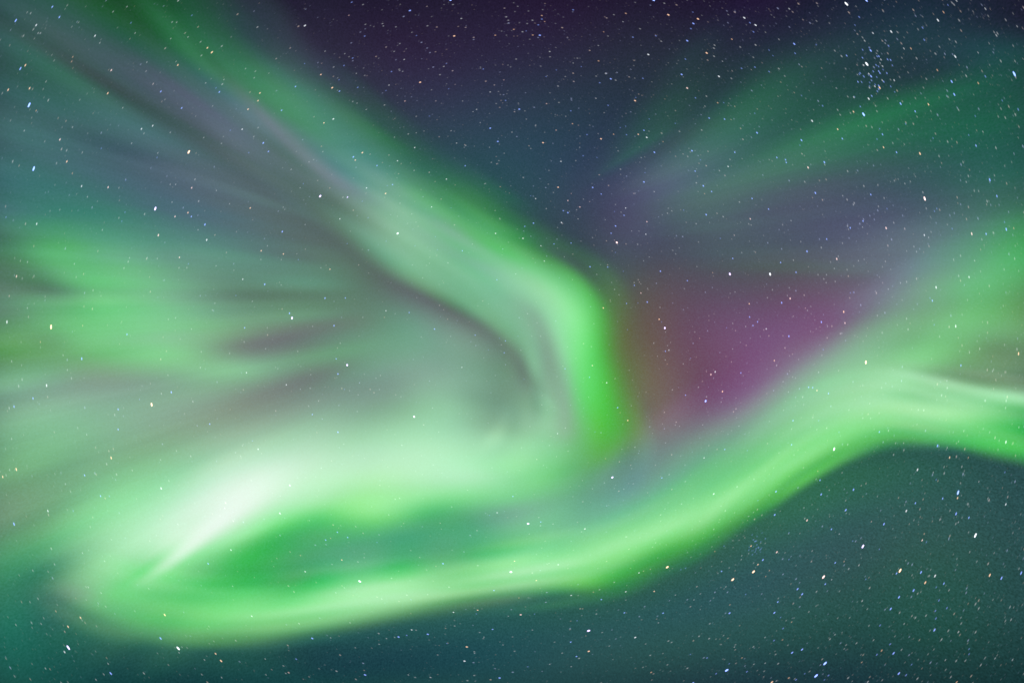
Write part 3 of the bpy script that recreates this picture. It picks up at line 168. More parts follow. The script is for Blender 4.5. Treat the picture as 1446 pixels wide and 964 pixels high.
# x, y in the photograph, size class, colour, label
STARS = [
    (41.1, 148.4, 4, 'b', 'brilliant blue star by the left edge in the teal rays'),
    (266.6, 214.7, 4, 'o', 'brilliant orange star among the grey rays of the upper left'),
    (47.6, 238.2, 4, 'b', 'brilliant blue star by the left edge above the green cloud'),
    (1432.3, 104.6, 4, 'b', 'brilliant blue star near the right edge, upper part'),
    (1195.2, 5.8, 4, 'w', 'brilliant white star near the top edge above the star cluster'),
    (1224.0, 90.6, 4, 'w', 'brilliant white star in the open star cluster at upper right'),
    (1219.5, 161.7, 4, 'b', 'brilliant blue star on the green ray below the star cluster'),
    (219.3, 294.6, 4, 'v', 'brilliant violet-white star in the teal haze between cloud and grey rays'),
    (72.1, 461.5, 4, 'o', 'brilliant orange star by the left edge below the green cloud'),
    (452.1, 277.0, 4, 'v', 'brilliant violet-white star above the dark curved streak left of centre'),
    (561.5, 329.6, 4, 'w', 'brilliant white star on the pale band above the dark streak'),
    (412.3, 449.0, 4, 'v', 'brilliant violet-white star below the dark curved streak, left of centre'),
    (871.0, 342.4, 4, 'r', 'brilliant pinkish star in the dark violet haze above the purple glow'),
    (1030.7, 386.9, 4, 'v', 'brilliant violet-white star at the top of the purple glow'),
    (938.8, 463.0, 4, 'v', 'brilliant violet-white star at the left end of the purple glow'),
    (1087.5, 387.1, 4, 'w', 'brilliant white star at the top of the purple glow'),
    (1305.8, 280.5, 4, 'r', 'brilliant pinkish star in the slate haze near the right side'),
    (214.1, 571.1, 4, 'o', 'brilliant orange star on the grey rays above the whitish swirl'),
    (490.2, 515.3, 4, 'v', 'brilliant violet-white star in the dim grey patch left of centre'),
    (584.8, 588.1, 4, 'w', 'brilliant white star on the right part of the whitish swirl'),
    (996.4, 566.1, 4, 'b', 'brilliant blue star at the lower end of the purple glow'),
    (864.7, 673.7, 4, 'v', 'brilliant violet-white star between the green fold and the long ribbon'),
    (1177.9, 633.7, 4, 'w', "brilliant white star close below the ribbon's bend"),
    (1222.7, 511.5, 4, 'o', 'brilliant orange star on the pale crest of the right ribbon'),
    (1352.9, 695.2, 4, 'b', "brilliant blue star in the dark sky under the ribbon's right end"),
    (96.4, 913.7, 4, 'v', 'brilliant violet-white star in the dark lower left corner'),
    (251.6, 914.7, 4, 'w', 'brilliant white star just under the left end of the ribbon'),
    (508.0, 820.3, 4, 'w', 'brilliant white star in the dark green pocket left of centre'),
    (721.5, 807.1, 4, 'w', 'brilliant white star on the middle of the long ribbon'),
    (745.8, 739.0, 4, 'v', 'brilliant violet-white star right of the dark green pocket'),
    (831.2, 889.9, 4, 'v', 'brilliant violet-white star near the bottom edge right of the centre'),
    (942.3, 800.3, 4, 'o', 'brilliant orange star just under the rising part of the ribbon'),
    (1034.7, 817.8, 4, 'o', 'brilliant orange star in the starry sky right below the ribbon, left one of two'),
    (1064.0, 806.8, 4, 'o', 'brilliant orange star in the starry sky right below the ribbon, right one of two'),
    (1026.2, 945.7, 4, 'b', 'brilliant blue star near the bottom edge, third quarter from left'),
    (1218.5, 771.0, 4, 'v', 'brilliant violet-white star in the middle of the dark lower right sky'),
    (1162.9, 814.1, 4, 'r', 'brilliant pinkish star in the middle of the dark lower right sky'),
    (1377.4, 755.5, 4, 'w', 'brilliant white star by the right edge below the ribbon'),
    (1271.0, 805.1, 4, 'o', 'brilliant orange star among the star chains of the lower right'),
    (1152.4, 953.5, 4, 'b', 'brilliant blue star near the bottom edge, right of the middle, left one of two'),
    (1165.1, 936.0, 4, 'b', 'brilliant blue star near the bottom edge, right of the middle, right one of two'),
    (28.8, 97.1, 3, 'b', 'bright blue star by the left edge in the teal rays'),
    (22.3, 29.3, 3, 'b', 'bright blue star in the top left corner'),
    (299.2, 74.1, 3, 'o', 'bright orange star on the green start of the upper left arm'),
    (430.6, 36.5, 3, 'w', 'bright white star in dark sky right of the upper arm'),
    (578.8, 15.3, 3, 'b', 'bright blue star in the dark purple sky at top centre'),
    (641.4, 51.1, 3, 'o', 'bright orange star in the purple sky right of top centre'),
    (469.2, 124.1, 3, 'o', 'bright orange star in dark sky right of the upper arm'),
    (593.3, 116.4, 3, 'o', 'bright orange star in the dark sky above the arm, left of centre'),
    (692.2, 181.2, 3, 'b', 'bright blue star in the blue-black sky above the centre, leftmost'),
    (703.0, 199.9, 3, 'b', 'bright blue star in the blue-black sky above the centre, second from left'),
    (733.3, 154.4, 3, 'b', 'bright blue star in the blue-black sky above the centre, rightmost'),
    (470.7, 168.2, 3, 'w', 'bright white star on the pale green part of the upper arm'),
    (499.0, 221.7, 3, 'b', 'bright blue star on the pale green part of the upper arm'),
    (511.7, 215.7, 3, 'o', 'bright orange star on the pale green part of the upper arm'),
    (371.8, 202.0, 3, 'b', 'bright blue star on the lavender edge of the upper left arm'),
    (943.8, 21.3, 3, 'o', 'bright orange star under the top edge, above the faint right rays, left one of two'),
    (985.6, 27.0, 3, 'o', 'bright orange star under the top edge, above the faint right rays, right one of two'),
    (970.4, 57.8, 3, 'b', 'bright blue star under the top edge, above the faint right rays, left one of two'),
    (979.1, 33.5, 3, 'b', 'bright blue star under the top edge, above the faint right rays, right one of two'),
    (915.5, 77.3, 3, 'w', 'bright white star under the top edge, above the faint right rays'),
    (862.5, 111.6, 3, 'b', 'bright blue star in dark blue sky right of upper centre'),
    (962.6, 105.4, 3, 'b', 'bright blue star just above the faint green rays at upper right'),
    (997.9, 75.1, 3, 'o', 'bright orange star on the first faint green ray at upper right'),
    (1051.0, 25.5, 3, 'w', 'bright white star under the top edge, left of the star cluster, left one of two'),
    (1067.0, 35.8, 3, 'w', 'bright white star under the top edge, left of the star cluster, right one of two'),
    (1015.2, 108.1, 3, 'w', 'bright white star on the first faint green ray at upper right'),
    (970.4, 124.6, 3, 'r', 'bright pinkish star just above the faint green rays at upper right'),
    (896.8, 142.4, 3, 'o', 'bright orange star just above the faint green rays at upper right'),
    (762.3, 50.1, 3, 'b', 'bright blue star near the top edge, right of the middle'),
    (766.8, 201.7, 3, 'o', 'bright orange star in dark blue sky right of upper centre, left one of two'),
    (848.7, 196.2, 3, 'o', 'bright orange star in dark blue sky right of upper centre, right one of two'),
    (913.3, 194.2, 3, 'w', 'bright white star at the inner ends of the faint right rays'),
    (909.3, 257.0, 3, 'b', 'bright blue star at the inner ends of the faint right rays, leftmost'),
    (924.1, 215.2, 3, 'b', 'bright blue star at the inner ends of the faint right rays, second from left'),
    (977.1, 213.0, 3, 'b', 'bright blue star at the inner ends of the faint right rays, rightmost'),
    (1069.0, 187.7, 3, 'b', 'bright blue star between the two faint green rays at right'),
    (1226.7, 139.6, 3, 'w', 'bright white star in the open star cluster at upper right, left one of two'),
    (1258.5, 45.0, 3, 'w', 'bright white star in the open star cluster at upper right, right one of two'),
    (1324.4, 28.8, 3, 'w', 'bright white star in the top right, below the top edge, left one of two'),
    (1348.9, 80.1, 3, 'w', 'bright white star in the top right, below the top edge, right one of two'),
    (1229.5, 71.6, 3, 'b', 'bright blue star in the open star cluster at upper right, left one of two'),
    (1230.0, 107.9, 3, 'b', 'bright blue star in the open star cluster at upper right, right one of two'),
    (1121.6, 62.3, 3, 'b', 'bright blue star under the top edge, left of the star cluster'),
    (1242.2, 124.1, 3, 'o', 'bright orange star in the open star cluster at upper right'),
    (1271.8, 146.6, 3, 'b', 'bright blue star on the green ray below the star cluster'),
    (1343.9, 115.4, 3, 'b', 'bright blue star near the right edge, upper part'),
    (1347.6, 133.6, 3, 'b', 'bright blue star on the dim green ray near the right edge'),
    (1131.8, 198.2, 3, 'b', 'bright blue star in the grey haze below the right green ray, left one of two'),
    (1164.1, 229.2, 3, 'b', 'bright blue star in the grey haze below the right green ray, right one of two'),
    (1146.8, 170.9, 3, 'w', 'bright white star in the grey haze below the right green ray'),
    (1299.1, 217.0, 3, 'o', 'bright orange star on the dim green ray near the right edge'),
    (1141.1, 236.7, 3, 'r', 'bright pinkish star in the grey haze below the right green ray'),
    (289.4, 317.1, 3, 'b', 'bright blue star in the grey rays left of the dark streak'),
    (223.6, 332.1, 3, 'r', 'bright pinkish star in the teal haze between cloud and grey rays'),
    (291.9, 338.8, 3, 'w', 'bright white star in the grey rays left of the dark streak'),
    (9.8, 454.5, 3, 'w', 'bright white star by the left edge below the green cloud'),
    (490.7, 278.5, 3, 'v', 'bright violet-white star above the dark curved streak left of centre'),
    (398.6, 327.1, 3, 'b', 'bright blue star above the dark curved streak left of centre'),
    (544.5, 273.3, 3, 'o', 'bright orange star on the green outer rim of the arm'),
    (373.8, 401.4, 3, 'b', 'bright blue star among the pale streaks left of centre'),
    (408.8, 442.2, 3, 'b', 'bright blue star below the dark curved streak, left of centre, leftmost'),
    (458.9, 420.9, 3, 'b', 'bright blue star below the dark curved streak, left of centre, second from left'),
    (471.7, 459.7, 3, 'b', 'bright blue star below the dark curved streak, left of centre, rightmost'),
    (699.8, 329.6, 3, 'w', 'bright white star on the green rim near the centre top, left one of two'),
    (738.5, 336.6, 3, 'w', 'bright white star on the green rim near the centre top, right one of two'),
    (613.6, 464.5, 3, 'b', 'bright blue star in the grey green haze at the centre'),
    (788.1, 264.5, 3, 'o', 'bright orange star in the dark gap above the vivid green fold'),
    (836.9, 264.8, 3, 'b', 'bright blue star in the violet haze right of the dark gap'),
    (753.3, 315.1, 3, 'b', 'bright blue star in the dark gap above the vivid green fold, left one of two'),
    (801.9, 300.3, 3, 'b', 'bright blue star in the dark gap above the vivid green fold, right one of two'),
    (792.9, 314.3, 3, 'w', 'bright white star in the dark gap above the vivid green fold'),
    (869.2, 319.1, 3, 'b', 'bright blue star in the dark violet haze above the purple glow'),
    (993.2, 262.5, 3, 'b', 'bright blue star in the grey haze of the right middle, left one of two'),
    (997.2, 303.1, 3, 'b', 'bright blue star in the grey haze of the right middle, right one of two'),
    (914.0, 426.4, 3, 'b', 'bright blue star at the left end of the purple glow, left one of two'),
    (932.6, 382.9, 3, 'b', 'bright blue star at the left end of the purple glow, right one of two'),
    (851.9, 434.7, 3, 'o', 'bright orange star just outside the vivid green fold'),
    (833.2, 376.6, 3, 'b', 'bright blue star just outside the vivid green fold'),
    (930.8, 450.7, 3, 'o', 'bright orange star at the left end of the purple glow'),
    (1103.8, 427.4, 3, 'b', 'bright blue star in the middle of the purple glow, left one of two'),
    (1114.0, 474.7, 3, 'b', 'bright blue star in the middle of the purple glow, right one of two'),
    (1115.8, 421.4, 3, 'r', 'bright pinkish star in the middle of the purple glow'),
    (1159.9, 454.7, 3, 'b', 'bright blue star at the right end of the purple glow'),
    (1191.4, 440.2, 3, 'o', 'bright orange star at the right end of the purple glow'),
    (1181.6, 365.6, 3, 'r', 'bright pinkish star in the slate haze above the purple glow'),
    (1139.6, 354.9, 3, 'b', 'bright blue star in the slate haze above the purple glow'),
    (1151.4, 272.5, 3, 'b', 'bright blue star in the slate haze right of the middle'),
    (1251.3, 322.1, 3, 'r', 'bright pinkish star in the slate haze near the right side'),
    (1397.7, 254.0, 3, 'b', 'bright blue star near the right edge above the green glow, left one of two'),
    (1421.0, 323.8, 3, 'b', 'bright blue star near the right edge above the green glow, right one of two'),
    (1372.2, 330.1, 3, 'r', 'bright pinkish star near the right edge above the green glow'),
    (1321.9, 405.7, 3, 'w', 'bright white star on the green glow at the right edge, left one of two'),
    (1349.6, 460.5, 3, 'w', 'bright white star on the green glow at the right edge, right one of two'),
    (241.9, 553.6, 3, 'b', 'bright blue star on the grey rays above the whitish swirl'),
    (115.4, 506.3, 3, 'b', 'bright blue star in the lower part of the green cloud'),
    (65.8, 544.1, 3, 'w', 'bright white star by the left edge on the pale rays'),
    (23.0, 662.4, 3, 'o', 'bright orange star by the left edge above the dark corner'),
    (157.0, 646.2, 3, 'o', 'bright orange star on the left tail of the whitish swirl'),
    (227.6, 689.2, 3, 'w', 'bright white star on the left tail of the whitish swirl'),
    (477.2, 527.8, 3, 'b', 'bright blue star in the dim grey patch left of centre'),
    (477.2, 609.9, 3, 'b', 'bright blue star on the body of the whitish swirl'),
    (395.3, 724.5, 3, 'w', 'bright white star on the body of the whitish swirl, left one of two'),
    (409.3, 685.0, 3, 'w', 'bright white star on the body of the whitish swirl, right one of two'),
    (1003.9, 528.5, 3, 'r', 'bright pinkish star at the lower end of the purple glow'),
    (1009.9, 524.8, 3, 'w', 'bright white star at the lower end of the purple glow'),
    (1020.2, 552.6, 3, 'o', 'bright orange star at the lower end of the purple glow'),
    (856.7, 540.3, 3, 'w', 'bright white star on the vivid green fold'),
    (872.2, 575.3, 3, 'b', 'bright blue star at the foot of the vivid green fold'),
    (886.5, 593.4, 3, 'o', 'bright orange star at the foot of the vivid green fold'),
    (1007.9, 697.0, 3, 'w', 'bright white star on the soft upper side of the ribbon'),
    (1438.3, 499.3, 3, 'o', 'bright orange star on the ribbon near the right edge'),
    (1094.0, 726.5, 3, 'b', "bright blue star under the ribbon's upper bend, left one of two"),
    (1095.8, 693.7, 3, 'b', "bright blue star under the ribbon's upper bend, right one of two"),
    (1159.6, 697.7, 3, 'b', "bright blue star close below the ribbon's bend, left one of two"),
    (1205.2, 691.0, 3, 'b', "bright blue star close below the ribbon's bend, right one of two"),
    (1194.4, 719.7, 3, 'b', 'bright blue star in the middle of the dark lower right sky, left one of two'),
    (1248.2, 739.5, 3, 'b', 'bright blue star in the middle of the dark lower right sky, right one of two'),
    (1279.8, 721.0, 3, 'w', "bright white star in the dark sky under the ribbon's right end, left one of two"),
    (1295.6, 662.9, 3, 'w', "bright white star in the dark sky under the ribbon's right end, right one of two"),
    (1323.9, 629.1, 3, 'b', "bright blue star in the dark sky under the ribbon's right end"),
    (1420.5, 623.9, 3, 'w', "bright white star on or under the ribbon's right end"),
    (312.2, 932.5, 3, 'o', 'bright orange star just under the left end of the ribbon'),
    (156.5, 950.2, 3, 'b', 'bright blue star in the dark lower left corner'),
    (226.8, 900.7, 3, 'b', 'bright blue star on the round left end of the ribbon'),
    (232.6, 867.6, 3, 'o', 'bright orange star on the round left end of the ribbon'),
    (19.8, 739.5, 3, 'b', 'bright blue star by the left edge above the dark corner'),
    (625.6, 795.3, 3, 'b', 'bright blue star in the dark green pocket near the centre'),
    (440.9, 900.7, 3, 'b', "bright blue star in the dark sky below the ribbon's left part, left one of two"),
    (515.5, 952.2, 3, 'b', "bright blue star in the dark sky below the ribbon's left part, right one of two"),
    (705.5, 956.5, 3, 'b', 'bright blue star near the bottom edge at the centre'),
    (562.8, 898.7, 3, 'b', 'bright blue star below the ribbon, left of centre, left one of two'),
    (604.1, 894.9, 3, 'b', 'bright blue star below the ribbon, left of centre, right one of two'),
    (659.2, 912.7, 3, 'o', 'bright orange star near the bottom edge at the centre'),
    (655.9, 932.7, 3, 'w', 'bright white star near the bottom edge at the centre'),
    (825.9, 746.3, 3, 'w', 'bright white star right of the dark green pocket'),
    (735.3, 867.4, 3, 'r', 'bright pinkish star just under the middle of the ribbon'),
    (831.4, 918.9, 3, 'o', 'bright orange star near the bottom edge right of the centre'),
    (897.0, 899.4, 3, 'w', 'bright white star in the dark sky below the rising ribbon'),
    (1030.2, 865.1, 3, 'b', 'bright blue star near the bottom edge, third quarter from left'),
    (1077.3, 790.1, 3, 'b', 'bright blue star in the starry sky right below the ribbon'),
    (1097.0, 779.1, 3, 'r', 'bright pinkish star in the starry sky right below the ribbon'),
    (1139.6, 734.3, 3, 'r', "bright pinkish star under the ribbon's upper bend"),
    (1350.1, 725.0, 3, 'b', 'bright blue star by the right edge below the ribbon'),
    (1306.6, 822.1, 3, 'o', 'bright orange star on the right side of the lower right star chains'),
    (1257.8, 859.1, 3, 'b', 'bright blue star among the star chains of the lower right, leftmost'),
    (1269.5, 842.6, 3, 'b', 'bright blue star among the star chains of the lower right, second from left'),
    (1290.1, 833.1, 3, 'b', 'bright blue star among the star chains of the lower right, third from left'),
    (1300.6, 807.6, 3, 'b', 'bright blue star among the star chains of the lower right, rightmost'),
    (1320.4, 812.6, 3, 'w', 'bright white star on the right side of the lower right star chains'),
    (1397.7, 811.6, 3, 'o', 'bright orange star by the right edge, lower part'),
    (1414.2, 815.8, 3, 'b', 'bright blue star by the right edge, lower part, left one of two'),
    (1442.0, 808.6, 3, 'b', 'bright blue star by the right edge, lower part, right one of two'),
    (1319.6, 888.9, 3, 'b', 'bright blue star on the right side of the lower right star chains'),
    (1093.5, 864.6, 3, 'b', 'bright blue star in the dark lower right sky, left part, leftmost'),
    (1126.3, 831.1, 3, 'b', 'bright blue star in the dark lower right sky, left part, second from left'),
    (1132.8, 838.4, 3, 'b', 'bright blue star in the dark lower right sky, left part, rightmost'),
    (1118.6, 920.9, 3, 'b', 'bright blue star near the bottom edge, right of the middle, left one of two'),
    (1132.6, 916.4, 3, 'b', 'bright blue star near the bottom edge, right of the middle, right one of two'),
    (1261.8, 921.7, 3, 'b', 'bright blue star near the bottom edge, toward the right corner, left one of two'),
    (1269.3, 950.2, 3, 'b', 'bright blue star near the bottom edge, toward the right corner, right one of two'),
    (1090.0, 962.5, 3, 'o', 'bright orange star near the bottom edge, right of the middle'),
    (496.7, 3.5, 2, 'b', 'small blue star in the dark purple sky at top centre, left one of two'),
    (515.0, 51.3, 2, 'b', 'small blue star in the dark purple sky at top centre, right one of two'),
    (1114.5, 12.8, 2, 'w', 'small white star under the top edge, left of the star cluster'),
    (760.1, 35.5, 2, 'b', 'small blue star near the top edge, right of the middle, leftmost'),
    (765.1, 27.3, 2, 'b', 'small blue star near the top edge, right of the middle, second from left'),
    (809.4, 14.3, 2, 'b', 'small blue star near the top edge, right of the middle, rightmost'),
    (883.7, 19.3, 2, 'o', 'small orange star under the top edge, above the faint right rays'),
    (752.3, 49.8, 2, 'o', 'small orange star near the top edge, right of the middle, leftmost'),
    (765.1, 22.3, 2, 'o', 'small orange star near the top edge, right of the middle, second from left'),
    (845.2, 86.3, 2, 'o', 'small orange star near the top edge, right of the middle, rightmost'),
    (1350.6, 1.3, 2, 'w', 'small white star in the top right, below the top edge, left one of two'),
    (1391.5, 12.8, 2, 'w', 'small white star in the top right, below the top edge, right one of two'),
    (651.4, 26.5, 2, 'w', 'small white star in the purple sky right of top centre'),
    (1059.0, 32.5, 2, 'b', 'small blue star under the top edge, left of the star cluster, leftmost'),
    (1064.0, 45.3, 2, 'b', 'small blue star under the top edge, left of the star cluster, second from left'),
    (1122.8, 75.6, 2, 'b', 'small blue star under the top edge, left of the star cluster, rightmost'),
    (893.8, 52.8, 2, 'b', 'small blue star under the top edge, above the faint right rays, leftmost'),
    (926.1, 50.8, 2, 'b', 'small blue star under the top edge, above the faint right rays, second from left'),
    (975.6, 40.8, 2, 'b', 'small blue star under the top edge, above the faint right rays, rightmost'),
    (699.3, 50.1, 2, 'o', 'small orange star in the purple sky right of top centre, left one of two'),
    (725.5, 41.8, 2, 'o', 'small orange star in the purple sky right of top centre, right one of two'),
    (1033.5, 55.6, 2, 'o', 'small orange star under the top edge, left of the star cluster'),
    (1286.3, 68.8, 2, 'o', 'small orange star in the top right, below the top edge, leftmost'),
    (1323.6, 99.3, 2, 'o', 'small orange star in the top right, below the top edge, second from left'),
    (1332.4, 17.5, 2, 'o', 'small orange star in the top right, below the top edge, rightmost'),
    (1350.9, 962.5, 2, 'o', 'small orange star in the dark lower right corner'),
    (1213.2, 24.3, 2, 'b', 'small blue star near the top edge above the star cluster'),
    (1225.5, 962.0, 2, 'w', 'small white star near the bottom edge, toward the right corner'),
    (776.3, 73.1, 2, 'w', 'small white star near the top edge, right of the middle'),
    (1238.2, 923.7, 2, 'b', 'small blue star near the bottom edge, toward the right corner, leftmost'),
    (1242.7, 882.4, 2, 'b', 'small blue star near the bottom edge, toward the right corner, second from left'),
    (1257.0, 908.9, 2, 'b', 'small blue star near the bottom edge, toward the right corner, third from left'),
    (1279.5, 952.5, 2, 'b', 'small blue star near the bottom edge, toward the right corner, rightmost'),
    (1124.1, 959.0, 2, 'b', 'small blue star near the bottom edge, right of the middle, left one of two'),
    (1169.9, 953.0, 2, 'b', 'small blue star near the bottom edge, right of the middle, right one of two'),
    (570.8, 84.3, 2, 'w', 'small white star in the dark purple sky at top centre'),
    (1113.8, 956.5, 2, 'o', 'small orange star near the bottom edge, right of the middle'),
    (1407.0, 50.3, 2, 'w', 'small white star near the right edge, upper part'),
    (485.7, 92.8, 2, 'b', 'small blue star in dark sky right of the upper arm, left one of two'),
    (498.0, 82.3, 2, 'b', 'small blue star in dark sky right of the upper arm, right one of two'),
    (907.8, 110.9, 2, 'b', 'small blue star just above the faint green rays at upper right, leftmost'),
    (967.9, 83.8, 2, 'b', 'small blue star just above the faint green rays at upper right, second from left'),
    (982.1, 138.4, 2, 'b', 'small blue star just above the faint green rays at upper right, rightmost'),
    (1302.8, 39.5, 2, 'b', 'small blue star in the top right, below the top edge, left one of two'),
    (1305.1, 56.6, 2, 'b', 'small blue star in the top right, below the top edge, right one of two'),
    (682.5, 97.8, 2, 'b', 'small blue star in the purple sky right of top centre'),
    (1047.2, 96.8, 2, 'b', 'small blue star on the first faint green ray at upper right, leftmost'),
    (1066.0, 95.1, 2, 'b', 'small blue star on the first faint green ray at upper right, second from left'),
    (1086.0, 101.4, 2, 'b', 'small blue star on the first faint green ray at upper right, rightmost'),
    (552.8, 101.4, 2, 'b', 'small blue star in the dark sky above the arm, left of centre'),
    (806.1, 156.7, 2, 'b', 'small blue star in dark blue sky right of upper centre, leftmost'),
    (828.9, 190.2, 2, 'b', 'small blue star in dark blue sky right of upper centre, second from left'),
    (846.9, 117.1, 2, 'b', 'small blue star in dark blue sky right of upper centre, third from left'),
    (858.7, 148.9, 2, 'b', 'small blue star in dark blue sky right of upper centre, rightmost'),
    (1161.6, 149.6, 2, 'b', 'small blue star in the open star cluster at upper right, leftmost'),
    (1214.7, 103.4, 2, 'b', 'small blue star in the open star cluster at upper right, second from left'),
    (1216.7, 116.1, 2, 'b', 'small blue star in the open star cluster at upper right, third from left'),
    (1219.5, 107.9, 2, 'b', 'small blue star in the open star cluster at upper right, fourth from left'),
    (1233.2, 101.1, 2, 'b', 'small blue star in the open star cluster at upper right, fifth from left'),
    (1237.2, 92.1, 2, 'b', 'small blue star in the open star cluster at upper right, sixth from left'),
    (1239.0, 129.1, 2, 'b', 'small blue star in the open star cluster at upper right, rightmost'),
    (251.6, 1.3, 2, 'w', 'small white star on the green start of the upper left arm'),
    (407.6, 949.0, 2, 'r', "small pinkish star in the dark sky below the ribbon's left part"),
    (1221.0, 57.8, 2, 'w', 'small white star in the open star cluster at upper right, left one of two'),
    (1276.5, 68.8, 2, 'w', 'small white star in the open star cluster at upper right, right one of two'),
    (998.4, 928.2, 2, 'b', 'small blue star near the bottom edge, third quarter from left, leftmost'),
    (1011.2, 950.5, 2, 'b', 'small blue star near the bottom edge, third quarter from left, second from left'),
    (1054.7, 947.7, 2, 'b', 'small blue star near the bottom edge, third quarter from left, rightmost'),
    (1245.0, 917.9, 2, 'o', 'small orange star near the bottom edge, toward the right corner'),
    (418.3, 930.0, 2, 'b', "small blue star in the dark sky below the ribbon's left part"),
    (549.3, 120.4, 2, 'w', 'small white star in the dark sky above the arm, left of centre'),
    (607.9, 955.7, 2, 'w', 'small white star below the ribbon, left of centre'),
    (644.7, 202.2, 2, 'w', 'small white star in the blue-black sky above the centre, leftmost'),
    (673.0, 154.7, 2, 'w', 'small white star in the blue-black sky above the centre, second from left'),
    (692.2, 130.1, 2, 'w', 'small white star in the blue-black sky above the centre, rightmost'),
    (919.5, 948.7, 2, 'o', 'small orange star in the dark sky below the rising ribbon'),
    (1353.4, 891.7, 2, 'w', 'small white star on the right side of the lower right star chains'),
    (571.8, 142.9, 2, 'r', 'small pinkish star in the dark sky above the arm, left of centre'),
    (771.8, 146.6, 2, 'r', 'small pinkish star in dark blue sky right of upper centre, left one of two'),
    (785.3, 183.9, 2, 'r', 'small pinkish star in dark blue sky right of upper centre, right one of two'),
    (714.0, 142.1, 2, 'b', 'small blue star in the blue-black sky above the centre'),
    (808.4, 174.9, 2, 'o', 'small orange star in dark blue sky right of upper centre'),
    (866.5, 189.7, 2, 'o', 'small orange star at the inner ends of the faint right rays'),
    (1391.5, 108.1, 2, 'b', 'small blue star near the right edge, upper part, left one of two'),
    (1437.8, 154.7, 2, 'b', 'small blue star near the right edge, upper part, right one of two'),
    (1320.9, 861.9, 2, 'b', 'small blue star on the right side of the lower right star chains, leftmost'),
    (1321.6, 872.6, 2, 'b', 'small blue star on the right side of the lower right star chains, second from left'),
    (1325.9, 847.1, 2, 'b', 'small blue star on the right side of the lower right star chains, third from left'),
    (1337.1, 857.9, 2, 'b', 'small blue star on the right side of the lower right star chains, rightmost'),
    (1013.4, 145.4, 2, 'o', 'small orange star on the first faint green ray at upper right'),
    (505.2, 123.6, 2, 'b', 'small blue star on the pale green part of the upper arm'),
    (1093.0, 903.7, 2, 'b', 'small blue star in the dark lower right sky, left part, left one of two'),
    (1105.8, 886.7, 2, 'b', 'small blue star in the dark lower right sky, left part, right one of two'),
    (1381.4, 117.6, 2, 'o', 'small orange star near the right edge, upper part'),
    (884.7, 190.4, 2, 'b', 'small blue star at the inner ends of the faint right rays'),
    (574.3, 896.4, 2, 'b', 'small blue star below the ribbon, left of centre'),
    (823.4, 220.0, 2, 'b', 'small blue star in the violet haze right of the dark gap'),
    (1217.5, 847.9, 2, 'w', 'small white star among the star chains of the lower right'),
]
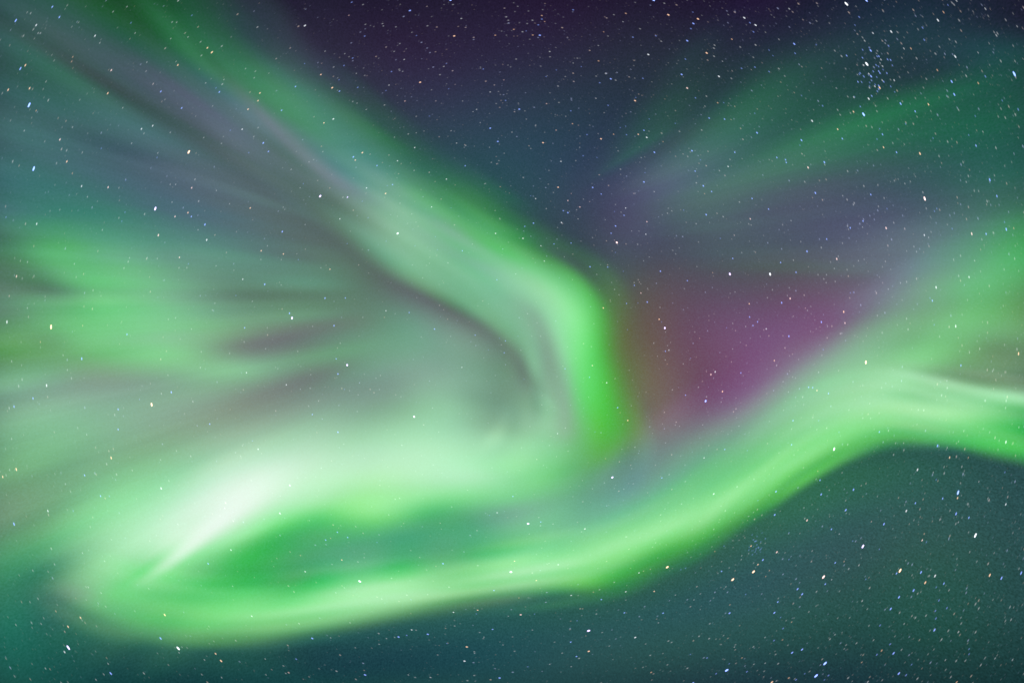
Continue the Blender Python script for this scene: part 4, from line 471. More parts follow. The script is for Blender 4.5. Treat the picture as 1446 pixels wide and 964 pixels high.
FAINT = [(792.1, 228.0, 2, 'w'), (814.1, 926.2, 2, 'b'), (1332.9, 823.4, 2, 'b'), (91.1, 919.9, 2, 'w'), (1420.3, 711.7, 2, 'w'), (901.3, 189.9, 2, 'o'), (909.3, 184.2, 2, 'b'), (581.3, 888.7, 2, 'w'), (695.5, 887.9, 2, 'b'), (304.5, 922.4, 2, 'o'), (756.3, 280.5, 2, 'w'), (805.9, 905.9, 2, 'b'), (1340.9, 645.7, 2, 'o'), (1266.0, 809.1, 2, 'b'), (1378.2, 205.7, 2, 'b'), (1368.2, 730.5, 2, 'b'), (795.4, 297.6, 2, 'b'), (1165.4, 824.1, 2, 'b'), (801.9, 283.3, 2, 'r'), (1205.2, 157.9, 2, 'o'), (1352.2, 702.7, 2, 'o'), (656.9, 234.2, 2, 'b'), (1311.1, 147.6, 2, 'o'), (453.1, 105.6, 2, 'o'), (1098.3, 849.4, 2, 'b'), (881.7, 864.6, 2, 'b'), (936.3, 865.1, 2, 'b'), (1001.4, 166.9, 2, 'b'), (818.9, 292.3, 2, 'r'), (1292.3, 157.4, 2, 'b'), (1302.3, 762.3, 2, 'r'), (923.8, 834.4, 2, 'o'), (1331.1, 703.5, 2, 'b'), (585.6, 208.5, 2, 'w'), (1179.4, 794.1, 2, 'b'), (73.9, 10.0, 2, 'b'), (806.4, 343.1, 2, 'b'), (1292.6, 710.0, 2, 'b'), (1018.9, 806.1, 2, 'b'), (479.4, 128.9, 2, 'b'), (1070.3, 796.6, 2, 'o'), (35.8, 92.3, 2, 'o'), (848.9, 274.0, 2, 'b'), (1174.1, 746.8, 2, 'b'), (1060.5, 770.5, 2, 'o'), (152.2, 131.9, 2, 'o'), (1246.2, 189.9, 2, 'b'), (1266.0, 215.2, 2, 'b'), (134.2, 50.8, 2, 'w'), (83.9, 24.5, 2, 'b'), (292.9, 67.8, 2, 'o'), (1247.7, 208.2, 2, 'o'), (741.0, 319.6, 2, 'b'), (11.5, 127.1, 2, 'o'), (41.8, 124.9, 2, 'o'), (1023.2, 168.4, 2, 'b'), (863.0, 329.3, 2, 'b'), (849.2, 845.9, 2, 'b'), (51.1, 35.8, 2, 'w'), (674.5, 860.9, 2, 'o'), (782.3, 344.4, 2, 'b'), (1182.9, 182.7, 2, 'o'), (883.7, 834.9, 2, 'w'), (96.1, 884.2, 2, 'o'), (1157.9, 677.7, 2, 'b'), (630.4, 253.0, 2, 'w'), (881.2, 304.1, 2, 'b'), (883.5, 293.8, 2, 'w'), (251.1, 92.1, 2, 'o'), (157.2, 99.3, 2, 'r'), (1189.4, 195.9, 2, 'b'), (1407.7, 277.0, 2, 'b'), (858.2, 377.1, 2, 'b'), (1229.7, 274.8, 2, 'b'), (895.8, 402.9, 2, 'b'), (806.6, 840.1, 2, 'w'), (912.0, 330.8, 2, 'w'), (905.0, 413.7, 2, 'r'), (970.6, 396.2, 2, 'b'), (763.8, 347.1, 2, 'w'), (640.4, 863.9, 2, 'w'), (913.5, 313.1, 2, 'r'), (1034.7, 364.9, 2, 'b'), (1037.5, 215.2, 2, 'b'), (884.7, 428.4, 2, 'b'), (1085.3, 295.3, 2, 'b'), (227.1, 129.4, 2, 'b'), (1102.3, 370.6, 2, 'b'), (1124.1, 384.4, 2, 'b'), (1167.4, 337.6, 2, 'b'), (1028.2, 235.2, 2, 'w'), (1097.0, 222.5, 2, 'b'), (1059.5, 309.1, 2, 'r'), (1218.7, 312.1, 2, 'b'), (215.6, 177.7, 2, 'w'), (256.6, 152.7, 2, 'b'), (1062.0, 280.3, 2, 'b'), (1200.7, 321.8, 2, 'b'), (1109.3, 225.7, 2, 'b'), (84.6, 197.2, 2, 'r'), (1110.3, 229.5, 2, 'b'), (939.6, 495.8, 2, 'b'), (944.6, 494.3, 2, 'w'), (561.3, 227.2, 2, 'w'), (115.2, 263.0, 2, 'w'), (1058.0, 428.9, 2, 'o'), (94.4, 228.2, 2, 'o'), (902.3, 808.3, 2, 'w'), (152.7, 264.5, 2, 'r'), (309.7, 130.1, 2, 'b'), (417.3, 122.4, 2, 'b'), (367.0, 131.6, 2, 'o'), (199.8, 182.2, 2, 'w'), (1058.5, 447.5, 2, 'b'), (270.7, 265.3, 2, 'r'), (981.6, 241.8, 2, 'b'), (1004.9, 270.5, 2, 'b'), (23.3, 390.1, 2, 'r'), (353.3, 293.8, 2, 'o'), (265.4, 300.3, 2, 'o'), (1069.8, 454.2, 2, 'b'), (1063.3, 459.5, 2, 'b'), (270.2, 305.8, 2, 'b'), (247.1, 305.8, 2, 'r'), (364.3, 142.4, 2, 'o'), (397.6, 155.9, 2, 'b'), (968.1, 557.8, 2, 'b'), (113.7, 871.6, 2, 'o'), (379.0, 214.0, 2, 'b'), (1082.0, 464.2, 2, 'w'), (400.1, 358.6, 2, 'o'), (342.0, 182.7, 2, 'w'), (1046.2, 526.3, 2, 'b'), (51.8, 316.1, 2, 'w'), (457.4, 173.7, 2, 'o'), (368.8, 354.1, 2, 'o'), (487.7, 420.7, 2, 'b'), (465.9, 380.1, 2, 'o'), (1305.3, 332.1, 2, 'w'), (1392.5, 330.3, 2, 'b'), (479.9, 309.1, 2, 'w'), (350.3, 154.4, 2, 'o'), (532.3, 234.0, 2, 'b'), (1093.5, 509.0, 2, 'o'), (712.0, 498.0, 2, 'b'), (545.0, 438.7, 2, 'w'), (768.6, 368.6, 2, 'w'), (342.8, 394.2, 2, 'w'), (1193.2, 456.0, 2, 'r'), (459.9, 762.0, 2, 'b'), (430.9, 806.6, 2, 'w'), (501.7, 226.2, 2, 'o'), (713.8, 481.2, 2, 'b'), (577.8, 441.2, 2, 'b'), (404.3, 543.1, 2, 'w'), (490.9, 758.3, 2, 'b'), (671.0, 473.0, 2, 'b'), (476.4, 751.0, 2, 'b'), (253.4, 363.4, 2, 'r'), (482.7, 790.1, 2, 'o'), (474.7, 506.5, 2, 'b'), (3.8, 672.9, 2, 'o'), (1356.9, 515.8, 2, 'b'), (67.6, 721.0, 2, 'w'), (836.7, 516.0, 2, 'o'), (609.4, 292.3, 2, 'w'), (345.5, 462.7, 2, 'b'), (554.3, 260.8, 2, 'b'), (517.5, 265.5, 2, 'w'), (1368.4, 391.2, 2, 'w'), (1316.6, 424.4, 2, 'b'), (832.4, 532.6, 2, 'b'), (934.6, 674.4, 2, 'b'), (994.2, 646.2, 2, 'w'), (1241.7, 609.6, 2, 'b'), (19.8, 573.8, 2, 'b'), (702.0, 723.5, 2, 'w'), (1023.5, 634.2, 2, 'b'), (652.2, 518.5, 2, 'w'), (326.2, 776.1, 2, 'w'), (119.4, 670.7, 2, 'b'), (296.2, 598.4, 2, 'b'), (46.6, 562.3, 2, 'b'), (652.9, 354.1, 2, 'b'), (293.9, 795.3, 2, 'b'), (166.8, 606.1, 2, 'b'), (763.6, 736.5, 2, 'b'), (697.5, 833.1, 2, 'b'), (348.0, 526.0, 2, 'w'), (166.8, 577.8, 2, 'b'), (179.3, 472.0, 2, 'b'), (441.1, 584.9, 2, 'b'), (724.3, 700.5, 2, 'b'), (701.8, 394.9, 2, 'b'), (797.9, 520.5, 2, 'b'), (142.0, 700.0, 2, 'b'), (1141.8, 546.6, 2, 'b'), (1119.8, 593.6, 2, 'b'), (787.3, 611.9, 2, 'w'), (1117.8, 627.6, 2, 'b'), (1147.6, 547.1, 2, 'b'), (355.5, 869.4, 2, 'w'), (1153.6, 551.1, 2, 'o'), (757.3, 819.1, 2, 'o'), (1169.9, 555.3, 2, 'b'), (726.5, 791.8, 2, 'o'), (788.3, 796.8, 2, 'w'), (364.5, 633.9, 2, 'w'), (51.1, 156.4, 1, 'o'), (101.2, 87.1, 1, 'o'), (102.7, 80.6, 1, 'o'), (173.3, 152.4, 1, 'w'), (290.4, 117.4, 1, 'w'), (207.3, 88.1, 1, 'w'), (102.4, 179.7, 1, 'w'), (143.0, 209.7, 1, 'b'), (325.2, 184.2, 1, 'b'), (359.0, 110.1, 1, 'w'), (316.2, 112.6, 1, 'w'), (190.8, 47.0, 1, 'w'), (185.0, 32.5, 1, 'b'), (179.3, 9.8, 1, 'w'), (159.7, 16.8, 1, 'w'), (270.9, 22.0, 1, 'b'), (242.9, 31.5, 1, 'w'), (249.4, 31.8, 1, 'w'), (287.7, 194.4, 1, 'w'), (312.7, 202.7, 1, 'w'), (240.4, 187.2, 1, 'w'), (222.8, 216.2, 1, 'w'), (221.8, 222.5, 1, 'b'), (185.8, 202.5, 1, 'w'), (351.3, 215.7, 1, 'b'), (53.8, 47.0, 1, 'w'), (57.1, 47.0, 1, 'w'), (141.0, 60.8, 1, 'w'), (241.1, 54.8, 1, 'w'), (265.4, 52.6, 1, 'w'), (346.8, 97.1, 1, 'w'), (305.0, 124.4, 1, 'b'), (34.3, 184.7, 1, 'w'), (43.3, 19.0, 1, 'w'), (492.7, 22.0, 1, 'r'), (588.1, 50.6, 1, 'b'), (430.1, 90.1, 1, 'b'), (478.7, 112.9, 1, 'b'), (503.2, 103.9, 1, 'w'), (568.6, 101.1, 1, 'w'), (545.0, 128.1, 1, 'b'), (630.4, 90.1, 1, 'b'), (711.5, 113.1, 1, 'r'), (633.7, 125.6, 1, 'b'), (668.0, 157.9, 1, 'w'), (653.2, 142.9, 1, 'w'), (691.2, 208.2, 1, 'w'), (678.2, 173.2, 1, 'w'), (606.4, 164.2, 1, 'b'), (504.2, 145.9, 1, 'w'), (453.9, 206.7, 1, 'o'), (557.0, 193.9, 1, 'w'), (587.8, 187.7, 1, 'w'), (459.1, 72.6, 1, 'w'), (486.9, 76.1, 1, 'w'), (564.6, 61.8, 1, 'w'), (541.3, 37.0, 1, 'w'), (559.0, 38.3, 1, 'w'), (517.0, 154.9, 1, 'w'), (436.4, 228.7, 1, 'w'), (1021.9, 145.1, 1, 'b'), (897.8, 137.9, 1, 'b'), (852.4, 45.3, 1, 'o'), (844.9, 64.6, 1, 'w'), (769.1, 30.8, 1, 'o'), (743.0, 44.0, 1, 'b'), (798.9, 164.4, 1, 'w'), (876.0, 180.4, 1, 'b'), (883.5, 178.4, 1, 'b'), (936.3, 200.2, 1, 'o'), (818.6, 208.2, 1, 'w'), (842.9, 222.5, 1, 'b'), (989.1, 226.0, 1, 'b'), (1065.8, 160.2, 1, 'b'), (809.4, 89.3, 1, 'w'), (820.9, 94.3, 1, 'b'), (785.6, 99.1, 1, 'b'), (771.1, 108.4, 1, 'b'), (916.8, 168.2, 1, 'b'), (953.6, 174.4, 1, 'b'), (905.5, 222.7, 1, 'w'), (879.7, 31.0, 1, 'w'), (1020.2, 86.8, 1, 'w'), (978.4, 17.5, 1, 'b'), (1338.6, 7.5, 1, 'b'), (1207.4, 35.8, 1, 'b'), (1247.0, 98.6, 1, 'b'), (1242.7, 89.1, 1, 'w'), (1263.5, 130.1, 1, 'b'), (1415.2, 142.1, 1, 'b'), (1377.2, 164.2, 1, 'b'), (1129.6, 205.2, 1, 'b'), (1242.2, 182.2, 1, 'b'), (1388.0, 186.2, 1, 'w'), (1367.9, 190.9, 1, 'b'), (1091.5, 78.8, 1, 'b'), (1086.0, 71.1, 1, 'b'), (1152.6, 63.3, 1, 'b'), (1278.8, 175.2, 1, 'b'), (1131.8, 135.1, 1, 'b'), (1228.0, 121.9, 1, 'b'), (1381.2, 74.6, 1, 'w'), (1436.3, 37.5, 1, 'w'), (1206.7, 136.9, 1, 'b'), (1317.6, 195.2, 1, 'b'), (123.4, 278.0, 1, 'w'), (177.5, 254.0, 1, 'b'), (176.5, 299.6, 1, 'b'), (172.0, 312.3, 1, 'b'), (266.1, 372.4, 1, 'b'), (305.0, 375.4, 1, 'w'), (116.7, 459.7, 1, 'o'), (207.8, 363.9, 1, 'w'), (104.9, 372.6, 1, 'w'), (182.8, 364.1, 1, 'w'), (333.2, 417.2, 1, 'b'), (38.8, 369.9, 1, 'w'), (102.2, 244.8, 1, 'o'), (13.0, 417.9, 1, 'r'), (144.5, 324.8, 1, 'w'), (38.6, 434.9, 1, 'w'), (324.2, 287.8, 1, 'w'), (240.4, 260.5, 1, 'w'), (248.1, 260.5, 1, 'w'), (305.5, 269.0, 1, 'w'), (242.9, 285.5, 1, 'w'), (356.3, 425.4, 1, 'w'), (8.5, 306.6, 1, 'b'), (299.9, 437.9, 1, 'w'), (247.9, 448.7, 1, 'w'), (270.4, 464.5, 1, 'w'), (279.7, 324.6, 1, 'w'), (546.8, 262.3, 1, 'b'), (465.7, 265.5, 1, 'o'), (453.1, 378.1, 1, 'w'), (706.5, 263.8, 1, 'o'), (706.5, 309.6, 1, 'w'), (614.9, 334.1, 1, 'b'), (519.7, 307.6, 1, 'b'), (581.3, 302.3, 1, 'w'), (511.5, 284.3, 1, 'b'), (490.2, 344.1, 1, 'b'), (542.8, 448.0, 1, 'o'), (705.3, 477.5, 1, 'b'), (596.9, 392.4, 1, 'w'), (586.1, 347.1, 1, 'b'), (617.6, 352.6, 1, 'b'), (430.9, 317.1, 1, 'w'), (428.3, 259.5, 1, 'b'), (423.8, 265.3, 1, 'w'), (399.8, 292.6, 1, 'w'), (377.5, 347.1, 1, 'w'), (397.1, 402.4, 1, 'w'), (582.3, 374.1, 1, 'w'), (441.4, 460.7, 1, 'w'), (421.3, 366.6, 1, 'b'), (545.3, 340.6, 1, 'b'), (636.9, 293.6, 1, 'b'), (558.0, 442.7, 1, 'w'), (806.6, 273.3, 1, 'r'), (823.9, 281.3, 1, 'w'), (749.3, 276.5, 1, 'b'), (787.3, 321.3, 1, 'w'), (867.7, 339.1, 1, 'r'), (867.7, 298.6, 1, 'b'), (897.0, 273.0, 1, 'w'), (892.0, 326.1, 1, 'w'), (994.9, 273.5, 1, 'o'), (1017.2, 336.6, 1, 'b'), (916.8, 362.9, 1, 'w'), (908.8, 368.1, 1, 'w'), (1006.4, 384.9, 1, 'o'), (902.8, 398.4, 1, 'r'), (900.8, 427.7, 1, 'b'), (863.7, 398.7, 1, 'w'), (880.2, 383.1, 1, 'b'), (934.3, 454.2, 1, 'b'), (1038.7, 466.7, 1, 'r'), (987.9, 477.5, 1, 'r'), (965.4, 296.8, 1, 'b'), (943.6, 294.1, 1, 'w'), (910.8, 244.0, 1, 'b'), (1047.5, 356.6, 1, 'w'), (1038.0, 412.2, 1, 'w'), (886.0, 465.5, 1, 'b'), (939.8, 468.7, 1, 'w'), (1026.0, 462.7, 1, 'b'), (731.5, 474.5, 1, 'b'), (796.9, 362.6, 1, 'w'), (869.0, 356.4, 1, 'b'), (914.5, 407.2, 1, 'w'), (984.1, 376.4, 1, 'w'), (1218.0, 320.8, 1, 'w'), (1431.5, 322.3, 1, 'o'), (1319.6, 298.3, 1, 'b'), (1322.9, 294.6, 1, 'b'), (1344.6, 322.8, 1, 'b'), (1311.3, 335.3, 1, 'w'), (1294.3, 355.4, 1, 'w'), (1290.6, 348.1, 1, 'w'), (1313.3, 420.7, 1, 'b'), (1319.1, 458.5, 1, 'b'), (1376.2, 368.1, 1, 'w'), (1254.3, 408.2, 1, 'w'), (1271.5, 399.4, 1, 'w'), (1205.2, 412.7, 1, 'b'), (1200.7, 413.2, 1, 'b'), (1167.1, 387.9, 1, 'w'), (1166.6, 399.2, 1, 'w'), (1178.1, 379.1, 1, 'w'), (1212.2, 368.1, 1, 'w'), (1140.3, 438.2, 1, 'w'), (1137.3, 434.9, 1, 'r'), (1168.6, 460.7, 1, 'w'), (1252.5, 294.6, 1, 'b'), (1364.4, 257.0, 1, 'w'), (1418.5, 313.6, 1, 'b'), (1277.8, 259.3, 1, 'w'), (1189.9, 276.5, 1, 'w'), (1117.0, 311.6, 1, 'w'), (1114.5, 406.2, 1, 'w'), (1188.7, 470.5, 1, 'w'), (148.5, 703.2, 1, 'o'), (154.5, 700.2, 1, 'b'), (103.4, 721.0, 1, 'b'), (95.1, 522.3, 1, 'w'), (197.0, 563.8, 1, 'b'), (122.4, 613.4, 1, 'w'), (356.5, 622.4, 1, 'b'), (342.3, 628.9, 1, 'w'), (57.1, 482.8, 1, 'o'), (89.1, 501.5, 1, 'w'), (226.8, 648.9, 1, 'w'), (16.5, 619.4, 1, 'w'), (92.4, 683.0, 1, 'w'), (13.5, 663.2, 1, 'w'), (16.3, 510.0, 1, 'w'), (438.9, 528.8, 1, 'w'), (375.0, 492.3, 1, 'w'), (493.7, 551.3, 1, 'w'), (535.8, 549.8, 1, 'w'), (504.5, 580.8, 1, 'w'), (689.5, 494.0, 1, 'b'), (683.2, 504.8, 1, 'w'), (699.5, 530.0, 1, 'w'), (694.7, 660.2, 1, 'w'), (453.6, 660.7, 1, 'w'), (486.4, 549.6, 1, 'b'), (392.5, 520.3, 1, 'w'), (531.0, 533.8, 1, 'w'), (424.3, 549.3, 1, 'w'), (505.7, 557.1, 1, 'w'), (942.6, 487.8, 1, 'w'), (1034.5, 492.5, 1, 'w'), (1053.7, 487.5, 1, 'r'), (975.1, 505.5, 1, 'b'), (831.2, 560.6, 1, 'w'), (875.7, 582.4, 1, 'o'), (853.4, 681.4, 1, 'w'), (822.4, 678.2, 1, 'w'), (748.3, 601.9, 1, 'w'), (1055.2, 635.9, 1, 'b'), (840.2, 609.6, 1, 'b'), (992.2, 599.6, 1, 'w'), (1043.5, 601.4, 1, 'w'), (942.1, 514.0, 1, 'o'), (997.4, 524.5, 1, 'r'), (1070.3, 706.2, 1, 'b'), (878.2, 633.9, 1, 'w'), (854.9, 647.2, 1, 'o'), (881.0, 690.2, 1, 'w'), (939.8, 625.1, 1, 'w'), (740.0, 535.1, 1, 'b'), (959.6, 601.6, 1, 'w'), (767.3, 656.7, 1, 'w'), (1401.5, 523.8, 1, 'w'), (1337.1, 537.3, 1, 'w'), (1113.3, 553.1, 1, 'w'), (1184.7, 609.9, 1, 'b'), (1337.6, 631.9, 1, 'w'), (1367.4, 645.9, 1, 'o'), (1321.9, 676.9, 1, 'b'), (1419.0, 666.4, 1, 'b'), (1276.0, 625.4, 1, 'w'), (1154.9, 664.7, 1, 'o'), (1105.8, 538.6, 1, 'w'), (1156.1, 593.6, 1, 'b'), (1382.2, 679.7, 1, 'w'), (1317.9, 666.7, 1, 'w'), (1162.6, 493.5, 1, 'b'), (1135.3, 716.5, 1, 'w'), (1170.9, 691.7, 1, 'w'), (1438.8, 603.1, 1, 'w'), (252.9, 920.9, 1, 'w'), (142.7, 836.6, 1, 'w'), (124.7, 828.6, 1, 'w'), (147.7, 791.8, 1, 'w'), (22.5, 881.7, 1, 'w'), (46.3, 805.1, 1, 'w'), (78.9, 862.4, 1, 'o'), (58.1, 880.2, 1, 'w'), (116.4, 780.3, 1, 'w'), (77.1, 796.3, 1, 'w'), (135.5, 959.0, 1, 'w'), (152.7, 936.5, 1, 'w'), (313.0, 956.0, 1, 'w'), (64.3, 943.2, 1, 'w'), (328.5, 827.1, 1, 'w'), (288.7, 931.0, 1, 'w'), (91.4, 891.2, 1, 'r'), (466.7, 759.5, 1, 'o'), (532.5, 765.3, 1, 'b'), (486.4, 829.4, 1, 'w'), (474.2, 836.4, 1, 'w'), (603.9, 838.9, 1, 'w'), (580.3, 846.1, 1, 'b'), (424.3, 783.8, 1, 'o'), (403.6, 950.0, 1, 'w'), (557.3, 899.2, 1, 'w'), (672.7, 866.1, 1, 'b'), (677.5, 892.4, 1, 'w'), (535.3, 908.9, 1, 'w'), (545.8, 900.9, 1, 'w'), (374.5, 929.7, 1, 'w'), (436.9, 734.5, 1, 'w'), (717.8, 869.4, 1, 'w'), (683.5, 898.9, 1, 'w'), (710.3, 909.9, 1, 'w'), (670.2, 921.7, 1, 'w'), (576.6, 952.2, 1, 'w'), (691.2, 727.3, 1, 'b'), (631.2, 907.9, 1, 'b'), (466.9, 899.9, 1, 'w'), (468.9, 796.3, 1, 'w'), (514.2, 786.8, 1, 'w'), (775.3, 794.8, 1, 'w'), (732.8, 843.6, 1, 'o'), (754.8, 866.4, 1, 'b'), (751.8, 888.9, 1, 'w'), (974.9, 923.2, 1, 'b'), (1037.0, 912.9, 1, 'w'), (979.9, 846.4, 1, 'w'), (1047.7, 928.2, 1, 'o'), (961.4, 803.8, 1, 'b'), (968.1, 801.8, 1, 'b'), (1046.7, 789.6, 1, 'w'), (1047.5, 784.1, 1, 'w'), (1009.4, 778.1, 1, 'o'), (837.9, 835.4, 1, 'o'), (1030.7, 853.4, 1, 'o'), (1080.3, 899.4, 1, 'w'), (1064.5, 937.2, 1, 'w'), (929.8, 878.7, 1, 'w'), (745.3, 940.7, 1, 'b'), (814.9, 875.7, 1, 'b'), (776.3, 937.2, 1, 'w'), (953.8, 839.6, 1, 'w'), (1022.4, 770.5, 1, 'b'), (1057.3, 728.5, 1, 'w'), (1081.3, 813.3, 1, 'o'), (1053.0, 838.6, 1, 'b'), (806.6, 940.5, 1, 'w'), (1080.5, 935.7, 1, 'w'), (1029.7, 936.5, 1, 'b'), (747.3, 753.5, 1, 'w'), (1174.4, 817.8, 1, 'w'), (1230.5, 736.0, 1, 'r'), (1185.2, 753.5, 1, 'w'), (1353.2, 737.0, 1, 'w'), (1305.1, 753.3, 1, 'o'), (1308.1, 765.0, 1, 'b'), (1322.1, 828.6, 1, 'b'), (1222.5, 817.3, 1, 'b'), (1102.3, 871.1, 1, 'b'), (1105.0, 902.7, 1, 'o'), (1117.8, 877.7, 1, 'o'), (1136.3, 950.5, 1, 'b'), (1164.1, 959.2, 1, 'b'), (1287.3, 937.7, 1, 'b'), (1368.4, 915.7, 1, 'b'), (1368.4, 922.9, 1, 'b'), (1191.9, 792.3, 1, 'o'), (1241.7, 775.1, 1, 'b'), (1204.2, 763.5, 1, 'b'), (1114.0, 789.3, 1, 'b'), (1086.5, 804.8, 1, 'o'), (1114.0, 752.0, 1, 'b'), (1179.1, 895.4, 1, 'w'), (1335.1, 931.2, 1, 'w'), (1405.2, 929.0, 1, 'w'), (1216.9, 934.5, 1, 'o'), (1276.8, 880.2, 1, 'w'), (1429.8, 931.0, 1, 'w'), (636.2, 0.5, 3, 'b'), (923.1, 0.8, 3, 'b'), (1223.5, 1.0, 3, 'b'), (978.9, 963.2, 2, 'b'), (86.4, 963.2, 1, 'w')]


# ------------------------------------------------------------------ the setting
def ground():
    n = 96; V = [(0, 0, 0)]; F = []
    for r in (2, 20, 200, 1200):
        V += [(r*math.cos(2*math.pi*k/n), r*math.sin(2*math.pi*k/n), 0) for k in range(n)]
    for k in range(n): F.append((0, 1+k, 1+(k+1) % n))
    for q in range(3):
        for k in range(n): F.append((1+q*n+k, 1+(q+1)*n+k, 1+(q+1)*n+(k+1) % n, 1+q*n+(k+1) % n))
    me = bpy.data.meshes.new('ground'); me.from_pydata(V, [], F); ob = bpy.data.objects.new('ground', me); C.objects.link(ob)
    m = bpy.data.materials.new('snow'); m.use_nodes = True; nt = m.node_tree; b = nt.nodes['Principled BSDF']; b.inputs['Roughness'].default_value = .8
    nz = nt.nodes.new('ShaderNodeTexNoise'); nz.inputs['Scale'].default_value = 3.0; nz.inputs['Detail'].default_value = 8
    tc = nt.nodes.new('ShaderNodeTexCoord'); cr = nt.nodes.new('ShaderNodeValToRGB')
    cr.color_ramp.elements[0].color = (.55, .58, .62, 1); cr.color_ramp.elements[1].color = (.8, .82, .85, 1)
    nt.links.new(tc.outputs['Object'], nz.inputs['Vector']); nt.links.new(nz.outputs['Fac'], cr.inputs['Fac']); nt.links.new(cr.outputs['Color'], b.inputs['Base Color'])
    me.materials.append(m); tag(ob, 'wide snow covered ground under the night sky', 'ground', kind='structure')
ground()

def sky_dome():
    R = 9000.0
    me = bpy.data.meshes.new('sky'); n, r = 96, 48; V = []; F = []
    for a in range(r+1):
        t = math.pi*a/r*0.52
        for k in range(n): V.append((R*math.sin(t)*math.cos(2*math.pi*k/n), R*math.sin(t)*math.sin(2*math.pi*k/n), R*math.cos(t)))
    for a in range(r):
        for k in range(n):
            q = (a*n+k, a*n+(k+1) % n, (a+1)*n+(k+1) % n, (a+1)*n+k)
            F.append(q if a else (q[0], q[2], q[3]))
    me.from_pydata(V, [], F)
    for p in me.polygons: p.use_smooth = True
    ob = bpy.data.objects.new('sky', me); C.objects.link(ob)
    m = bpy.data.materials.new('night_sky'); m.use_nodes = True; nt = m.node_tree; nt.nodes.clear()
    out = nt.nodes.new('ShaderNodeOutputMaterial'); em = nt.nodes.new('ShaderNodeEmission'); geo = nt.nodes.new('ShaderNodeTexCoord')
    # the night sky goes from teal in the north to dark purple in the south: angle from the pole line, tan(angle)
    L = nt.links.new
    def dot(vec):
        d = nt.nodes.new('ShaderNodeVectorMath'); d.operation = 'DOT_PRODUCT'; d.inputs[1].default_value = vec; L(geo.outputs['Object'], d.inputs[0]); return d.outputs['Value']
    up = (0, CT, ST); fw = (0, ST, -CT)
    q = nt.nodes.new('ShaderNodeMath'); q.operation = 'DIVIDE'; L(dot(up), q.inputs[0]); L(dot(fw), q.inputs[1])
    mr = nt.nodes.new('ShaderNodeMapRange'); L(q.outputs[0], mr.inputs['Value'])
    lo, hi = (482-1110)/FPX, (482+150)/FPX
    mr.inputs['From Min'].default_value = lo; mr.inputs['From Max'].default_value = hi
    cr = nt.nodes.new('ShaderNodeValToRGB'); cr.color_ramp.interpolation = 'LINEAR'; E = cr.color_ramp.elements
    stops = [((1110 - y)/1260.0, c) for y, c in SKYSTOPS][::-1]
    E[0].position, E[0].color = stops[0][0], (*stops[0][1], 1); E[1].position, E[1].color = stops[-1][0], (*stops[-1][1], 1)
    for p, c in stops[1:-1]:
        e = E.new(p); e.color = (*c, 1)
    L(mr.outputs[0], cr.inputs['Fac']); L(cr.outputs['Color'], em.inputs['Color'])
    # fine film-like grain put into the dome's brightness by noise
    nz = nt.nodes.new('ShaderNodeTexNoise'); nz.inputs['Scale'].default_value = .05; nz.inputs['Detail'].default_value = 2; L(geo.outputs['Object'], nz.inputs['Vector'])
    m2 = nt.nodes.new('ShaderNodeMapRange'); L(nz.outputs['Fac'], m2.inputs['Value']); m2.inputs['From Min'].default_value = .2; m2.inputs['From Max'].default_value = .8
    m2.inputs['To Min'].default_value = 0.55; m2.inputs['To Max'].default_value = 1.45; L(m2.outputs[0], em.inputs['Strength'])
    L(em.outputs[0], out.inputs['Surface']); m.cycles.emission_sampling = 'NONE'
    me.materials.append(m); tag(ob, 'dark teal and purple night sky behind the aurora', 'sky', kind='structure')
sky_dome()

# ------------------------------------------------------------------ the aurora
def centre(key, h):
    return tuple(at_altitude(np.array(SHEETS[key][0], float).mean(0)[None], h)[0])
g = centre('ribbon', 100)
t = tag(empty('aurora_curtain', g), 'long bright green aurora ribbon sweeping from lower left to right edge', 'aurora curtain')
sheet('bright_border', 'ribbon', t, g, (100, 135), (.012, 34))
sheet('upper_veil', 'ribbon_veil', t, g, (104, 190), (.02, 40))
g = centre('swirl', 104)
t = tag(empty('aurora_swirl', g), 'broad whitish green swirl of aurora, the brightest patch, above the dark green pocket', 'aurora swirl')
sheet('bright_body', 'swirl', t, g, (104, 170), (.012, 20))
sheet('pale_ray', 'swirl_ray', t, g, (100, 140), (.01, 9))
sheet('inner_glow', 'pocket', t, g, (150, 200), (.02, 12))
g = centre('fold', 102)
t = tag(empty('aurora_fold', g), 'vivid green edge of aurora bending round right of centre beside the purple glow', 'aurora fold')
sheet('bright_border', 'fold', t, g, (102, 150), (.012, 24))
sheet('pale_band', 'inner_band', t, g, (120, 190), (.03, 24))
def lone(name, key, label, cat, alt, rays, **k):
    g = centre(key, alt[0]); return tag(sheet(name, key, None, g, alt, rays), label, cat, **k)
lone('aurora_band', 'arm', 'green and lavender band running diagonally from the top left corner to the centre', 'aurora band', (108, 185), (.05, 30))
lone('aurora_veil', 'corona', 'soft grey green haze of aurora in the middle, under the dark curved streak', 'aurora veil', (170, 250), (.02, 14))
GF = 'fans of faint aurora rays spreading to the left'
lone('aurora_fan', 'fan_top', 'fan of faint teal and grey rays across the upper left', 'aurora rays', (125, 260), (.05, 60), group=GF)
lone('aurora_fan', 'fan_mid', 'fan of green rays and dark streaks at the middle of the left side', 'aurora rays', (127, 262), (.05, 50), group=GF)
lone('aurora_fan', 'fan_low', 'fan of grey green rays at the lower left, above the whitish swirl', 'aurora rays', (129, 264), (.05, 50), group=GF)
lone('aurora_cloud', 'green_cloud', 'blurred bright green patch of aurora at the far left, above mid height', 'aurora patch', (112, 160), (.03, 14))
lone('aurora_fan', 'far_fan', 'faint green and lavender rays fanning out to the upper right', 'aurora rays', (118, 280), (.07, 50))
